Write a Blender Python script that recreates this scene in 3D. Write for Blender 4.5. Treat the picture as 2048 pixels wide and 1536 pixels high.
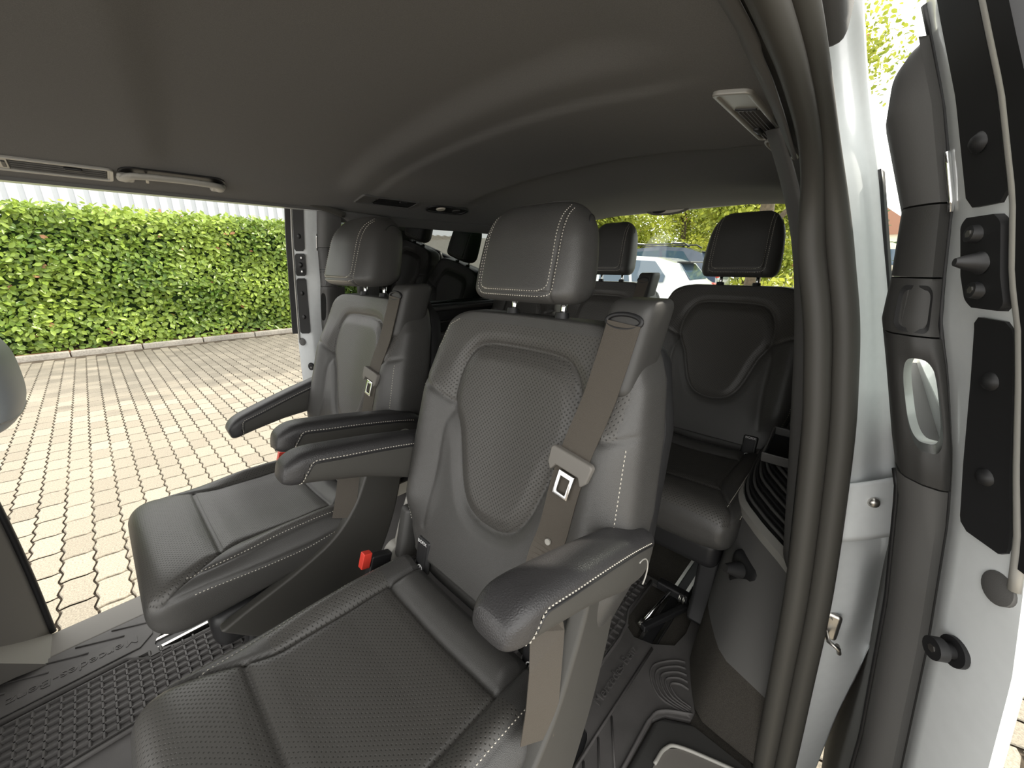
import bpy, bmesh, math, random
import numpy as np
from mathutils import Vector, Matrix, Euler
from mathutils.bvhtree import BVHTree
random.seed(4); rng = np.random.default_rng(7)
S = bpy.context.scene
for o in list(bpy.data.objects): bpy.data.objects.remove(o)
COL = S.collection
R = math.radians

# ------------------------------------------------------------------ camera, sky, sun, exposure
cam = bpy.data.objects.new('camera', bpy.data.cameras.new('camera')); COL.objects.link(cam)
cam.location = (0, 0, 1.07); cam.rotation_euler = (R(73), 0, R(43.3))
cam.data.sensor_width = 36; cam.data.lens = 775 / 2048 * 36; cam.data.clip_start = .01; cam.data.clip_end = 200
S.camera = cam
W = bpy.data.worlds.new('World'); S.world = W; W.use_nodes = True
bg = W.node_tree.nodes['Background']; bg.inputs[0].default_value = (1.0, .985, .95, 1); bg.inputs[1].default_value = 1.5
sun = bpy.data.objects.new('sun', bpy.data.lights.new('sun', 'SUN')); COL.objects.link(sun)
sun.data.energy = 3.4; sun.data.angle = R(1.2); sun.data.color = (1, .93, .8)
SUN_DIR = Vector((.36, 1.0, .90)).normalized()          # towards the sun
sun.rotation_euler = SUN_DIR.to_track_quat('Z', 'Y').to_euler()
S.view_settings.view_transform = 'Standard'; S.view_settings.look = 'None'
S.view_settings.exposure = 1.0; S.view_settings.gamma = 1; S.view_settings.use_curve_mapping = False

# ------------------------------------------------------------------ materials
def mat(name, col, rough=.5, metal=0., spec=.5, noise=0, nscale=300, bump=0, bscale=400, bdist=.001, var=0, trans=0, coat=0, voro=False):
    m = bpy.data.materials.new(name); m.use_nodes = True; n = m.node_tree.nodes; l = m.node_tree.links
    b = n['Principled BSDF']; b.inputs['Base Color'].default_value = (*col, 1); b.inputs['Roughness'].default_value = rough
    b.inputs['Metallic'].default_value = metal; b.inputs['Specular IOR Level'].default_value = spec
    if trans: b.inputs['Transmission Weight'].default_value = trans
    if coat: b.inputs['Coat Weight'].default_value = coat; b.inputs['Coat Roughness'].default_value = .08
    tc = n.new('ShaderNodeTexCoord')
    if noise:
        t = n.new('ShaderNodeTexNoise'); t.inputs['Scale'].default_value = nscale; t.inputs['Detail'].default_value = 4
        l.new(tc.outputs['Object'], t.inputs['Vector'])
        r = n.new('ShaderNodeMapRange'); r.inputs[1].default_value = .3; r.inputs[2].default_value = .7
        r.inputs[3].default_value = 1 - noise; r.inputs[4].default_value = 1 + noise
        l.new(t.outputs['Fac'], r.inputs[0])
        x = n.new('ShaderNodeVectorMath'); x.operation = 'SCALE'; x.inputs[0].default_value = col
        l.new(r.outputs[0], x.inputs['Scale']); l.new(x.outputs[0], b.inputs['Base Color'])
    if var:
        oi = n.new('ShaderNodeObjectInfo'); at = n.new('ShaderNodeAttribute'); at.attribute_name = 'tone'
        ad = n.new('ShaderNodeMath'); ad.operation = 'ADD'; l.new(oi.outputs['Random'], ad.inputs[0]); l.new(at.outputs['Fac'], ad.inputs[1])
        fr = n.new('ShaderNodeMath'); fr.operation = 'FRACT'; l.new(ad.outputs[0], fr.inputs[0])
        r2 = n.new('ShaderNodeMapRange'); r2.inputs[3].default_value = 1 - var; r2.inputs[4].default_value = 1 + var
        l.new(fr.outputs[0], r2.inputs[0])
        y = n.new('ShaderNodeVectorMath'); y.operation = 'SCALE'; y.inputs[0].default_value = col
        if noise: l.new(x.outputs[0], y.inputs[0])
        l.new(r2.outputs[0], y.inputs['Scale']); l.new(y.outputs[0], b.inputs['Base Color'])
    if bump:
        if voro:
            t = n.new('ShaderNodeTexVoronoi'); t.feature = 'DISTANCE_TO_EDGE'; o = t.outputs['Distance']
        else:
            t = n.new('ShaderNodeTexNoise'); t.inputs['Detail'].default_value = 3; o = t.outputs['Fac']
        t.inputs['Scale'].default_value = bscale; l.new(tc.outputs['Object'], t.inputs['Vector'])
        bp = n.new('ShaderNodeBump'); bp.inputs['Strength'].default_value = bump; bp.inputs['Distance'].default_value = bdist
        l.new(o, bp.inputs['Height']); l.new(bp.outputs[0], b.inputs['Normal'])
    return m

LC = (.058, .0565, .054)
M = {}
M['leather'] = mat('black_leather', LC, .40, spec=.55, bump=.5, bscale=520, bdist=.0009, voro=True)
def perf(name, ax):
    """leather with fine rows of punched holes (relief and tiny dark dots)"""
    m = mat(name, LC, .42, spec=.5); n = m.node_tree.nodes; l = m.node_tree.links; b = n['Principled BSDF']
    tc = n.new('ShaderNodeTexCoord'); sp = n.new('ShaderNodeSeparateXYZ'); l.new(tc.outputs['Object'], sp.inputs[0])
    cs = []
    for a in (0, ax):
        k = n.new('ShaderNodeMath'); k.operation = 'MULTIPLY'; k.inputs[1].default_value = 2 * math.pi / .0085; l.new(sp.outputs[a], k.inputs[0])
        cs.append(k)
    out = []
    for op in ('ADD', 'SUBTRACT'):
        s = n.new('ShaderNodeMath'); s.operation = op; l.new(cs[0].outputs[0], s.inputs[0]); l.new(cs[1].outputs[0], s.inputs[1])
        c = n.new('ShaderNodeMath'); c.operation = 'COSINE'; l.new(s.outputs[0], c.inputs[0]); out.append(c)
    a = n.new('ShaderNodeMath'); a.operation = 'ADD'; l.new(out[0].outputs[0], a.inputs[0]); l.new(out[1].outputs[0], a.inputs[1])
    r = n.new('ShaderNodeMapRange'); r.inputs[1].default_value = 1.0; r.inputs[2].default_value = 1.8; r.inputs[3].default_value = 1; r.inputs[4].default_value = 0
    l.new(a.outputs[0], r.inputs[0])
    bp = n.new('ShaderNodeBump'); bp.inputs['Strength'].default_value = .6; bp.inputs['Distance'].default_value = .0009
    l.new(r.outputs[0], bp.inputs['Height']); l.new(bp.outputs[0], b.inputs['Normal'])
    x = n.new('ShaderNodeMapRange'); x.inputs[3].default_value = .45; x.inputs[4].default_value = 1; l.new(r.outputs[0], x.inputs[0])
    v = n.new('ShaderNodeVectorMath'); v.operation = 'SCALE'; v.inputs[0].default_value = (.068, .065, .060); l.new(x.outputs[0], v.inputs['Scale']); l.new(v.outputs[0], b.inputs['Base Color'])
    return m
M['front_leather'] = mat('grey_leather', (.34, .37, .39), .45, spec=.5, bump=.3, bscale=500, bdist=.0008, voro=True)
M['perf_top'] = perf('perforated_leather_seat', 1)
M['perf_back'] = perf('perforated_leather_back', 2)
M['grain'] = mat('creased_leather', (.034, .033, .034), .42, spec=.5, bump=.45, bscale=300, bdist=.0012, voro=True)
M['plastic'] = mat('black_plastic', (.045, .044, .042), .5, bump=.25, bscale=900, bdist=.0006)
M['shell'] = mat('seat_shell_plastic', (.055, .053, .048), .5, bump=.3, bscale=900, bdist=.0006)
M['dark'] = mat('dark_plastic', (.018, .018, .019), .45)
M['grey_trim'] = mat('grey_trim_plastic', (.16, .15, .135), .55, bump=.2, bscale=900, bdist=.0005)
M['dgrey'] = mat('dark_grey_trim', (.10, .098, .095), .6, bump=.25, bscale=900, bdist=.0006)
M['headliner'] = mat('headliner_fabric', (.17, .168, .166), .95, spec=.1, noise=.12, nscale=900, bump=.3, bscale=1500, bdist=.0006)
M['chrome'] = mat('chrome', (.85, .85, .85), .12, metal=1)
M['steel'] = mat('brushed_steel', (.55, .53, .5), .3, metal=1)
M['silver'] = mat('silver_trim', (.42, .41, .38), .38, metal=.3)
M['satin'] = mat('pale_grey_plastic', (.36, .35, .32), .45)
M['thread'] = mat('pale_thread', (.55, .52, .45), .7)
M['belt'] = mat('belt_webbing', (.068, .058, .046), .7, bump=.8, bscale=700, bdist=.0008)
M['red'] = mat('red_button', (.75, .06, .04), .35)
M['rubber'] = mat('rubber_seal', (.060, .057, .050), .55)
M['rubber_dark'] = mat('black_rubber', (.012, .012, .013), .5)
M['mat'] = mat('rubber_mat', (.085, .080, .078), .6, noise=.15, nscale=14, bump=.15, bscale=700, bdist=.0005)
M['carpet'] = mat('needle_felt_carpet', (.060, .055, .048), 1, spec=.1, noise=.35, nscale=700, bump=.8, bscale=900, bdist=.002)
M['white'] = mat('silver_white_paint', (.80, .83, .84), .28, spec=.5, coat=.5, noise=.02, nscale=60)
M['print'] = mat('white_print', (.7, .7, .7), .5)
M['lens'] = mat('lamp_lens', (.75, .7, .6), .15)
M['paver'] = mat('concrete_paver', (.27, .242, .195), .9, spec=.2, noise=.28, nscale=130, bump=.5, bscale=220, bdist=.003, var=.14)
M['joint'] = mat('sandy_joint', (.075, .058, .04), 1, noise=.3, nscale=60)
M['kerb'] = mat('kerb_concrete', (.31, .29, .255), .9, noise=.2, nscale=40)
M['soil'] = mat('bark_mulch', (.20, .08, .035), 1, noise=.5, nscale=40)
M['cladding'] = mat('white_metal_cladding', (.50, .52, .54), .5)
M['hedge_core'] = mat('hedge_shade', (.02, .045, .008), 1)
M['bark'] = mat('tree_bark', (.12, .09, .06), .9, noise=.3, nscale=20)
M['tyre'] = mat('tyre_rubber', (.02, .02, .02), .8)
M['navy'] = mat('dark_blue_paint', (.03, .05, .10), .25, coat=1)
M['carwhite'] = mat('car_white_paint', (.8, .83, .86), .25, coat=1)
M['carglass'] = mat('car_glass', (.05, .09, .14), .05, spec=.8)
M['house'] = mat('pale_render', (.75, .68, .55), .9)
M['rooftile'] = mat('roof_tiles', (.30, .16, .11), .9)
def leafmat(name, c1, c2, gloss=.35, hue2=None):
    m = mat(name, c1, gloss, spec=.4); n = m.node_tree.nodes; l = m.node_tree.links; b = n['Principled BSDF']
    at = n.new('ShaderNodeAttribute'); at.attribute_name = 'tone'
    rp = n.new('ShaderNodeValToRGB'); rp.color_ramp.elements[0].color = (*c1, 1); rp.color_ramp.elements[1].color = (*c2, 1)
    if hue2: e = rp.color_ramp.elements.new(.985); e.color = (*c2, 1); rp.color_ramp.elements[-1].color = (*hue2, 1)
    l.new(at.outputs['Fac'], rp.inputs[0]); l.new(rp.outputs[0], b.inputs['Base Color'])
    tr = n.new('ShaderNodeBsdfTranslucent'); l.new(rp.outputs[0], tr.inputs[0])
    mx = n.new('ShaderNodeMixShader'); mx.inputs[0].default_value = .3
    l.new(b.outputs[0], mx.inputs[1]); l.new(tr.outputs[0], mx.inputs[2]); l.new(mx.outputs[0], n['Material Output'].inputs[0])
    return m
M['leaf'] = leafmat('laurel_leaf', (.075, .15, .02), (.33, .44, .075), .35, (.5, .25, .12))
M['treeleaf'] = leafmat('tree_leaf', (.14, .20, .02), (.62, .62, .10), .5, (.5, .25, .15))
M['pine'] = leafmat('spruce_needle', (.06, .12, .05), (.16, .24, .12), .6)
def glassmat(name, tint, refl):
    m = bpy.data.materials.new(name); m.use_nodes = True; n = m.node_tree.nodes; l = m.node_tree.links
    n.remove(n['Principled BSDF'])
    t = n.new('ShaderNodeBsdfTransparent'); t.inputs[0].default_value = (*tint, 1)
    g = n.new('ShaderNodeBsdfGlossy'); g.inputs['Roughness'].default_value = .0
    mx = n.new('ShaderNodeMixShader'); mx.inputs[0].default_value = refl
    l.new(t.outputs[0], mx.inputs[1]); l.new(g.outputs[0], mx.inputs[2]); l.new(mx.outputs[0], n['Material Output'].inputs[0])
    return m
M['tint'] = glassmat('dark_tinted_glass', (.035, .06, .055), .27)
M['tint_light'] = glassmat('lightly_tinted_glass', (.42, .44, .43), .06)
M['clear'] = glassmat('clear_glass', (.93, .96, .95), .03)

# ------------------------------------------------------------------ helpers
def tag(o, label=None, cat=None, group=None, kind=None):
    if label: o['label'] = label
    if cat: o['category'] = cat
    if group: o['group'] = group
    if kind: o['kind'] = kind
    return o
def empty(name, loc=(0, 0, 0), rz=0, parent=None):
    o = bpy.data.objects.new(name, None); COL.objects.link(o); o.location = loc; o.rotation_euler = (0, 0, rz); o.empty_display_size = .05
    if parent: o.parent = parent
    return o
def link(name, me, parent=None, loc=(0, 0, 0)):
    o = bpy.data.objects.new(name, me); COL.objects.link(o); o.location = loc
    if parent: o.parent = parent
    return o
def mesh(name, V, F, m, parent=None, smooth=False, loc=(0, 0, 0), mats=None, fm=None, angle=None):
    me = bpy.data.meshes.new(name); me.from_pydata([tuple(map(float, v)) for v in V], [], F)
    for x in (mats or [m]): me.materials.append(M[x] if isinstance(x, str) else x)
    if fm is not None: me.polygons.foreach_set('material_index', list(fm))
    bm = bmesh.new(); bm.from_mesh(me); bmesh.ops.recalc_face_normals(bm, faces=bm.faces); bm.to_mesh(me); bm.free()
    if smooth:
        me.shade_smooth()
        if angle: me.set_sharp_from_angle(angle=R(angle))
    me.update()
    return link(name, me, parent, loc)
class MB:
    def __init__(s): s.V = []; s.F = []; s.T = []
    def add(s, V, F, tone=0):
        b = len(s.V); s.V += [tuple(v) for v in V]; s.F += [tuple(b + i for i in f) for f in F]; s.T += [tone] * len(V)
    def box(s, c, d, rot=None, tone=0):
        V = [Vector(((i - .5) * d[0], (j - .5) * d[1], (k - .5) * d[2])) for i in (0, 1) for j in (0, 1) for k in (0, 1)]
        if rot is not None: V = [rot @ v for v in V]
        V = [v + Vector(c) for v in V]
        s.add(V, [(0, 1, 3, 2), (4, 6, 7, 5), (0, 4, 5, 1), (2, 3, 7, 6), (0, 2, 6, 4), (1, 5, 7, 3)], tone)
    def tube(s, pts, r, n=10, cap=True):
        V, F = tube(pts, r, n, cap); s.add(V, F)
    def build(s, name, m, parent=None, smooth=False, angle=None, bevel=0, seg=2, loc=(0, 0, 0), tone=False):
        o = mesh(name, s.V, s.F, m, parent, smooth, loc, angle=angle)
        if tone:
            a = o.data.attributes.new('tone', 'FLOAT', 'POINT'); a.data.foreach_set('value', s.T)
        if bevel: bev(o, bevel, seg)
        return o
def bev(o, w, seg=2):
    b = o.modifiers.new('bevel', 'BEVEL'); b.width = w; b.segments = seg; b.limit_method = 'ANGLE'; b.angle_limit = R(35)
    o.data.shade_smooth(); o.data.set_sharp_from_angle(angle=R(35)) if False else None
    w = o.modifiers.new('wn', 'WEIGHTED_NORMAL'); w.keep_sharp = True
    return o
def tube(pts, r, n=10, cap=True, closed=False, flat=1, upv=None):
    P = [Vector(p) for p in pts]; rs = r if isinstance(r, (list, tuple)) else [r] * len(P); V = []; F = []
    up = Vector(upv) if upv else None
    for i, p in enumerate(P):
        a = P[i - 1] if i > 0 else (P[-1] if closed else P[0]); b = P[(i + 1) % len(P)] if (i < len(P) - 1 or closed) else P[-1]
        t = (b - a).normalized()
        if up is None: up = Vector((0, 0, 1)) if abs(t.z) < .9 else Vector((1, 0, 0))
        s = t.cross(up).normalized(); u = s.cross(t).normalized()
        if not upv: up = u
        for k in range(n):
            an = 2 * math.pi * k / n; V.append(p + (s * math.cos(an) + u * math.sin(an) * flat) * rs[i])
    L = len(P)
    for i in range(L if closed else L - 1):
        for k in range(n):
            a = i * n + k; b = i * n + (k + 1) % n; j = ((i + 1) % L) * n
            F.append((a, b, j + (k + 1) % n, j + k))
    if cap and not closed: F.append(tuple(range(n - 1, -1, -1))); F.append(tuple(range((L - 1) * n, L * n)))
    return V, F
def rings_mesh(Rg, cap=True, closed=True):
    N, K, _ = Rg.shape; V = Rg.reshape(-1, 3).tolist(); F = []
    for i in range(N - 1):
        for k in range(K if closed else K - 1):
            k2 = (k + 1) % K; F.append((i * K + k, i * K + k2, (i + 1) * K + k2, (i + 1) * K + k))
    if cap:
        F.append(tuple(range(K - 1, -1, -1))); F.append(tuple(range((N - 1) * K, N * K)))
    return V, F
def supere(a, b, n, K, seed=0):
    """closed superellipse, points spaced evenly along its length; first point at +x"""
    th = np.linspace(0, 2 * np.pi, 1441); c, s = np.cos(th), np.sin(th)
    x = a * np.sign(c) * np.abs(c) ** (2 / n); y = b * np.sign(s) * np.abs(s) ** (2 / n)
    d = np.r_[0, np.cumsum(np.hypot(np.diff(x), np.diff(y)))]; t = np.linspace(0, d[-1], K, endpoint=False)
    return np.stack([np.interp(t, d, x), np.interp(t, d, y)], 1)
def polydist(x, y, pl):
    D = np.full(np.shape(x), 9.)
    for (ax, ay), (bx, by) in zip(pl[:-1], pl[1:]):
        dx, dy = bx - ax, by - ay; t = np.clip(((x - ax) * dx + (y - ay) * dy) / (dx * dx + dy * dy + 1e-12), 0, 1)
        D = np.minimum(D, np.hypot(x - ax - t * dx, y - ay - t * dy))
    return D
def smooth_poly(pl, n=8):
    """Catmull-Rom through the points"""
    P = [np.array(p, float) for p in pl]; P = [2 * P[0] - P[1]] + P + [2 * P[-1] - P[-2]]; out = []
    for i in range(1, len(P) - 2):
        for t in np.linspace(0, 1, n, endpoint=False):
            a, b, c, d = P[i - 1:i + 3]
            out.append(tuple(.5 * (2 * b + (c - a) * t + (2 * a - 5 * b + 4 * c - d) * t * t + (3 * b - a - 3 * c + d) * t ** 3)))
    out.append(tuple(P[-2])); return out
def inside(x, y, pl):
    c = np.zeros(np.shape(x), bool); n = len(pl)
    for i in range(n):
        (ax, ay), (bx, by) = pl[i], pl[(i + 1) % n]
        if ay == by: continue
        c ^= ((ay > y) != (by > y)) & (x < (bx - ax) * (y - ay) / (by - ay) + ax)
    return c
def sstep(a, b, x): t = np.clip((x - a) / (b - a), 0, 1); return t * t * (3 - 2 * t)
def resample(pts, step):
    P = np.array(pts, float); d = np.r_[0, np.cumsum(np.linalg.norm(np.diff(P, axis=0), axis=1))]
    n = max(2, int(d[-1] / step)); t = np.linspace(0, d[-1], n); return np.stack([np.interp(t, d, P[:, k]) for k in range(3)], 1)
def stitches(mb, bvh, paths, direction, pitch=.0065, ln=.0042, w=.0013, off=.0004):
    d = Vector(direction).normalized()
    for path in paths:
        pts = []
        for p in resample(path, .003):
            h, nrm, i, dist = bvh.ray_cast(Vector(p) - d * .6, d)
            if h is None: pts.append(None); continue
            if nrm.dot(d) > 0: nrm = -nrm
            pts.append((h + nrm * off, nrm))
        pts = [p for p in pts if p]
        if len(pts) < 3: continue
        P = np.array([p[0] for p in pts]); dd = np.r_[0, np.cumsum(np.linalg.norm(np.diff(P, axis=0), axis=1))]
        n = int(dd[-1] / pitch)
        for k in range(n):
            a, b = [Vector([np.interp(k * pitch + q, dd, P[:, c]) for c in range(3)]) for q in (0, ln)]
            nm = pts[min(len(pts) - 1, int(np.searchsorted(dd, k * pitch)))][1]
            t = (b - a); 
            if t.length < 1e-4 or t.length > .02: continue
            t.normalize(); s = t.cross(nm).normalized() * w / 2; u = nm * w * .6
            mid = (a + b) / 2 + u
            mb.add([a + s - u, a - s - u, b + s - u, b - s - u, mid + s, mid - s], [(0, 4, 2), (1, 3, 5), (0, 1, 5, 4), (4, 5, 3, 2)])
def children(o): return [c for c in bpy.data.objects if c.parent == o]
def copy_tree(o, kids, parent=None):
    c = o.copy(); COL.objects.link(c); c.parent = parent
    for ch in kids.get(o.name, []): copy_tree(ch, kids, c)
    return c
def kidmap():
    k = {}
    for c in bpy.data.objects:
        if c.parent: k.setdefault(c.parent.name, []).append(c)
    return k
def prism(poly, axis, a, b):
    """extrude a polygon (2D) along axis 0/1/2 from a to b"""
    def P(u, v, w): return {0: (w, u, v), 1: (u, w, v), 2: (u, v, w)}[axis]
    n = len(poly); V = [P(*p, a) for p in poly] + [P(*p, b) for p in poly]
    F = [tuple(range(n)), tuple(range(2 * n - 1, n - 1, -1))] + [(i, n + i, n + (i + 1) % n, (i + 1) % n) for i in range(n)]
    return V, F
def text(name, body, size, m, parent, loc, rot, ext=.0006, shear=0, sx=1):
    c = bpy.data.curves.new(name, 'FONT'); c.body = body; c.size = size; c.extrude = ext; c.shear = shear; c.align_x = 'CENTER'; c.align_y = 'CENTER'
    tmp = bpy.data.objects.new(name, c); me = bpy.data.meshes.new_from_object(tmp); bpy.data.objects.remove(tmp); bpy.data.curves.remove(c)
    me.materials.clear(); me.materials.append(M[m]); o = link(name, me, parent, loc); o.rotation_euler = rot; o.scale = (sx, 1, 1)
    return o

# ------------------------------------------------------------------ the passenger seat (local origin: centre line, x to the camera side, front is -y)
SHIELD_H = [(0, .925), (.085, .923), (.120, .908), (.142, .872), (.150, .825), (.145, .79), (.122, .748), (.106, .70), (.088, .65), (.064, .616), (.032, .600), (0, .597)]
SHIELD = smooth_poly(SHIELD_H, 5); SHIELD_ALL = SHIELD + [(-x, z) for x, z in SHIELD[::-1]]
CROSS = smooth_poly([(.144, .795), (.165, .806), (.20, .826), (.262, .842)], 5)
CREASE = smooth_poly([(.144, .79), (.160, .745), (.160, .65), (.172, .53)], 5)
def both(pl): return [pl, [(-x, z) for x, z in pl]]
def back_y(z): return .40 + .29 * (z - .55) + .00 * z
def make_backrest():
    zs = np.r_[np.linspace(.468, .50, 9), np.linspace(.504, .95, 112), .983 - .033 * np.cos(np.linspace(.1, np.pi / 2, 16))]
    K = 300; RG = []
    for z in zs:
        w = np.interp(z, [.46, .50, .60, .70, .82, .90, .94], [.205, .236, .262, .266, .256, .243, .225])
        T = np.interp(z, [.46, .60, .95], [.115, .12, .10])
        if z > .93: q = min(1, (z - .93) / .0535); w = .13 + (w - .13) * math.sqrt(max(0, 1 - q ** 2.2)); T *= .30 + .70 * math.sqrt(max(0, 1 - ((z - .93) / .0535) ** 3))
        if z < .50: q = (.50 - z) / .034; T *= math.sqrt(max(0.02, 1 - q * q * .9)); w *= 1 - .06 * q * q
        s = supere(w, T / 2, 5.5, K); x, d = s[:, 0], s[:, 1]
        front = sstep(.0, T * .35, d)
        up = d.copy()
        ax = np.abs(x)
        bol = .030 * np.exp(-((ax - .212) / .042) ** 2) * sstep(.50, .60, z) * (1 - sstep(.80, .92, z) * .75)
        bol += .010 * sstep(.87, .95, z) * np.exp(-((z - .95) / .03) ** 2) * 0
        up = up + front * bol
        up -= front * .012 * np.exp(-(ax / .10) ** 2) * sstep(.5, .7, z)
        # the shield panel swells a little inside its seam
        D = polydist(x, np.full_like(x, z), SHIELD_ALL)
        ins = inside(x, np.full_like(x, z), SHIELD_ALL)
        up += front * np.where(ins, .009 * sstep(0, .03, D), .006 * sstep(0, .025, D))
        up -= front * .006 * np.exp(-(D / .0035) ** 2)
        for pl in both(CROSS): up -= front * .004 * np.exp(-(polydist(x, np.full_like(x, z), pl) / .004) ** 2)
        for pl in both(CREASE): up -= front * .003 * np.exp(-(polydist(x, np.full_like(x, z), pl) / .006) ** 2)
        yc = back_y(z) + T / 2 - (.02 if z > .93 else 0) * 0
        RG.append(np.stack([x, yc + .0 - up + 0 * d, np.full_like(x, z) + (up - T / 2) * .0], 1))
    RG = np.array(RG); V, F = rings_mesh(RG); return V, F, len(zs), K
def make_cushion():
    ys = np.r_[-.03 - .068 * np.sin(np.linspace(np.pi / 2, 0, 26)), np.linspace(-.026, .352, 104), .358, .362]
    K = 300; RG = []
    for i, y in enumerate(ys):
        f = max(.0009, 1 - ((-.03 - y) / .0685) ** 2.4) ** (1 / 2.4) if y < -.03 else 1
        q = 1 if y < .352 else (.93 if y < .36 else .8)
        w = .236 * (.82 + .18 * f) * (1 - .03 * sstep(.2, .36, y))
        zt0 = np.interp(y, [-.1, 0, .1, .2, .36], [.470, .468, .458, .452, .452]); zb0 = np.interp(y, [-.1, .0, .36], [.335, .335, .36])
        zc = (zt0 + zb0) / 2; h = (zt0 - zb0) / 2 * f * q
        s = supere(w, h, 4.6, K); x, d = s[:, 0], s[:, 1]
        top = sstep(.1, .75, d / h) * sstep(.0, .35, f)
        ax = np.abs(x); xs = .155 + .072 * sstep(.10, -.09, y)
        dz = .026 * np.exp(-((ax - .190) / .030) ** 2) * sstep(-.02, .20, y) * (1 - .35 * sstep(.22, .36, y))
        dz -= .010 * np.exp(-(ax / .12) ** 2) * sstep(-.05, .1, y)
        dz -= .0065 * np.exp(-((ax - xs) / .0042) ** 2) * sstep(-.10, -.06, y)
        inn = (ax < xs)
        for y0 in (.042, .290): dz -= np.where(inn, .006 * np.exp(-((y - y0) / .0042) ** 2), 0)
        dz += np.where(inn, .004 * (sstep(0, .03, abs(y - .042)) * sstep(0, .03, abs(y - .29)) * sstep(0, .02, xs - ax)), 0)
        if y > .29: dz = dz + np.where(inn, .010 * math.sin(min(1, (y - .29) / .07) * np.pi) * sstep(0, .02, xs - ax), 0)
        dz -= .003 * np.exp(-((ax - .205) / .003) ** 2) * sstep(-.06, .0, y)
        # side piping groove
        z = zc + d + top * dz
        side = (ax > w - .012) * 1.0
        x = x - np.sign(x) * side * .0025 * np.exp(-((z - (zt0 - .030)) / .0028) ** 2)
        RG.append(np.stack([x, np.full_like(x, y), z], 1))
    RG = np.array(RG); V, F = rings_mesh(RG); return V, F
def leather_obj(name, V, F, parent, mats, fn):
    me = bpy.data.meshes.new(name); me.from_pydata([tuple(map(float, v)) for v in V], [], F)
    for m in mats: me.materials.append(M[m])
    Vn = np.array(V); fi = [fn(Vn[list(f)].mean(0)) if len(f) < 10 else 0 for f in F]
    me.polygons.foreach_set('material_index', fi); me.shade_smooth(); me.update()
    bm = bmesh.new(); bm.from_mesh(me); bmesh.ops.recalc_face_normals(bm, faces=bm.faces); bm.to_mesh(me); bm.free()
    return link(name, me, parent), BVHTree.FromPolygons([Vector(v) for v in V], F)

def headrest(parent):
    zs = 1.012 + .165 * (.5 - .5 * np.cos(np.linspace(.0, np.pi, 70))); K = 220; RG = []
    for z in zs:
        q = (z - 1.012) / .165
        w = .119 * (1 - .11 * sstep(.25, 1, q)) ; T = .125 * (1 - .14 * q)
        e = min(1, q / .16); f = math.sqrt(max(.02, 1 - (1 - e) ** 2)); e2 = min(1, (1 - q) / .40); g = max(.03, 1 - (1 - e2) ** 2.3) ** .5
        w2 = w * (.86 + .14 * f) * (.50 + .50 * g); T2 = T * (.45 + .55 * f) * (.22 + .78 * g)
        s = supere(w2, T2 / 2, 3.1, K); x, d = s[:, 0], s[:, 1]; ax = np.abs(x)
        y = .555 + .22 * (z - 1.1) - d
        # seams of the face panel
        face = sstep(-.2, .3, d / (T2 / 2))
        y += face * .0035 * np.exp(-((ax - .083 * (.75 + .25 * g)) / .0022) ** 2)
        if q < .3: y += face * (ax < .083) * .0035 * np.exp(-((q - .12) / .014) ** 2)
        RG.append(np.stack([x, y, np.full_like(x, z)], 1))
    V, F = rings_mesh(np.array(RG)); o, bvh = leather_obj('headrest', V, F, parent, ['leather'], lambda c: 0)
    mb = MB()
    for off in (-.0045, .0045):
        for sg in (-1, 1):
            xx = .083 + off; pl = [(sg * xx * (1 - .05 * max(0, (z - 1.08) / .1)), 0, z) for z in np.linspace(1.04 - off, 1.170, 30)]
            pl = [(sg * (xx - .02), 0, 1.030 - off), (sg * (xx - .006), 0, 1.033 - off)] + pl
            stitches(mb, bvh, [pl], (0, 1, 0), pitch=.0052, ln=.0034, w=.0012)
        stitches(mb, bvh, [[(-.065, 0, 1.030 - off), (.065, 0, 1.030 - off)]], (0, 1, 0), pitch=.0052, ln=.0034, w=.0012)
    mb.build('stitching', 'thread', o)['kind'] = 'stuff'
    # round side panel seam
    for sg in (1,):
        pl = [(0, .582 + .036 * math.cos(a) + .0, 1.085 + .07 * math.sin(a)) for a in np.linspace(-.8, 2.2, 26)]
        st = MB(); pts = []
        for p in pl:
            h, nrm, i, dist = bvh.ray_cast(Vector((sg * .5, p[1], p[2])), Vector((-sg, 0, 0)))
            if h: pts.append(h + Vector((sg * .0002, 0, 0)))
        if len(pts) > 4: st.tube(pts, .0011, 6); st.build('side_seam', 'dark', o, smooth=True)
    for sx in (-.058, .058):
        p = MB(); p.tube([(sx, .556, .965), (sx, .560, 1.03)], .0058, 12); p.build('headrest_post', 'chrome', parent, smooth=True)
        c = MB(); c.tube([(sx, .552, .972), (sx, .554, .992)], [.015, .012], 14); c.build('post_collar', 'dark', parent, smooth=True, angle=40)
    return o

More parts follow.
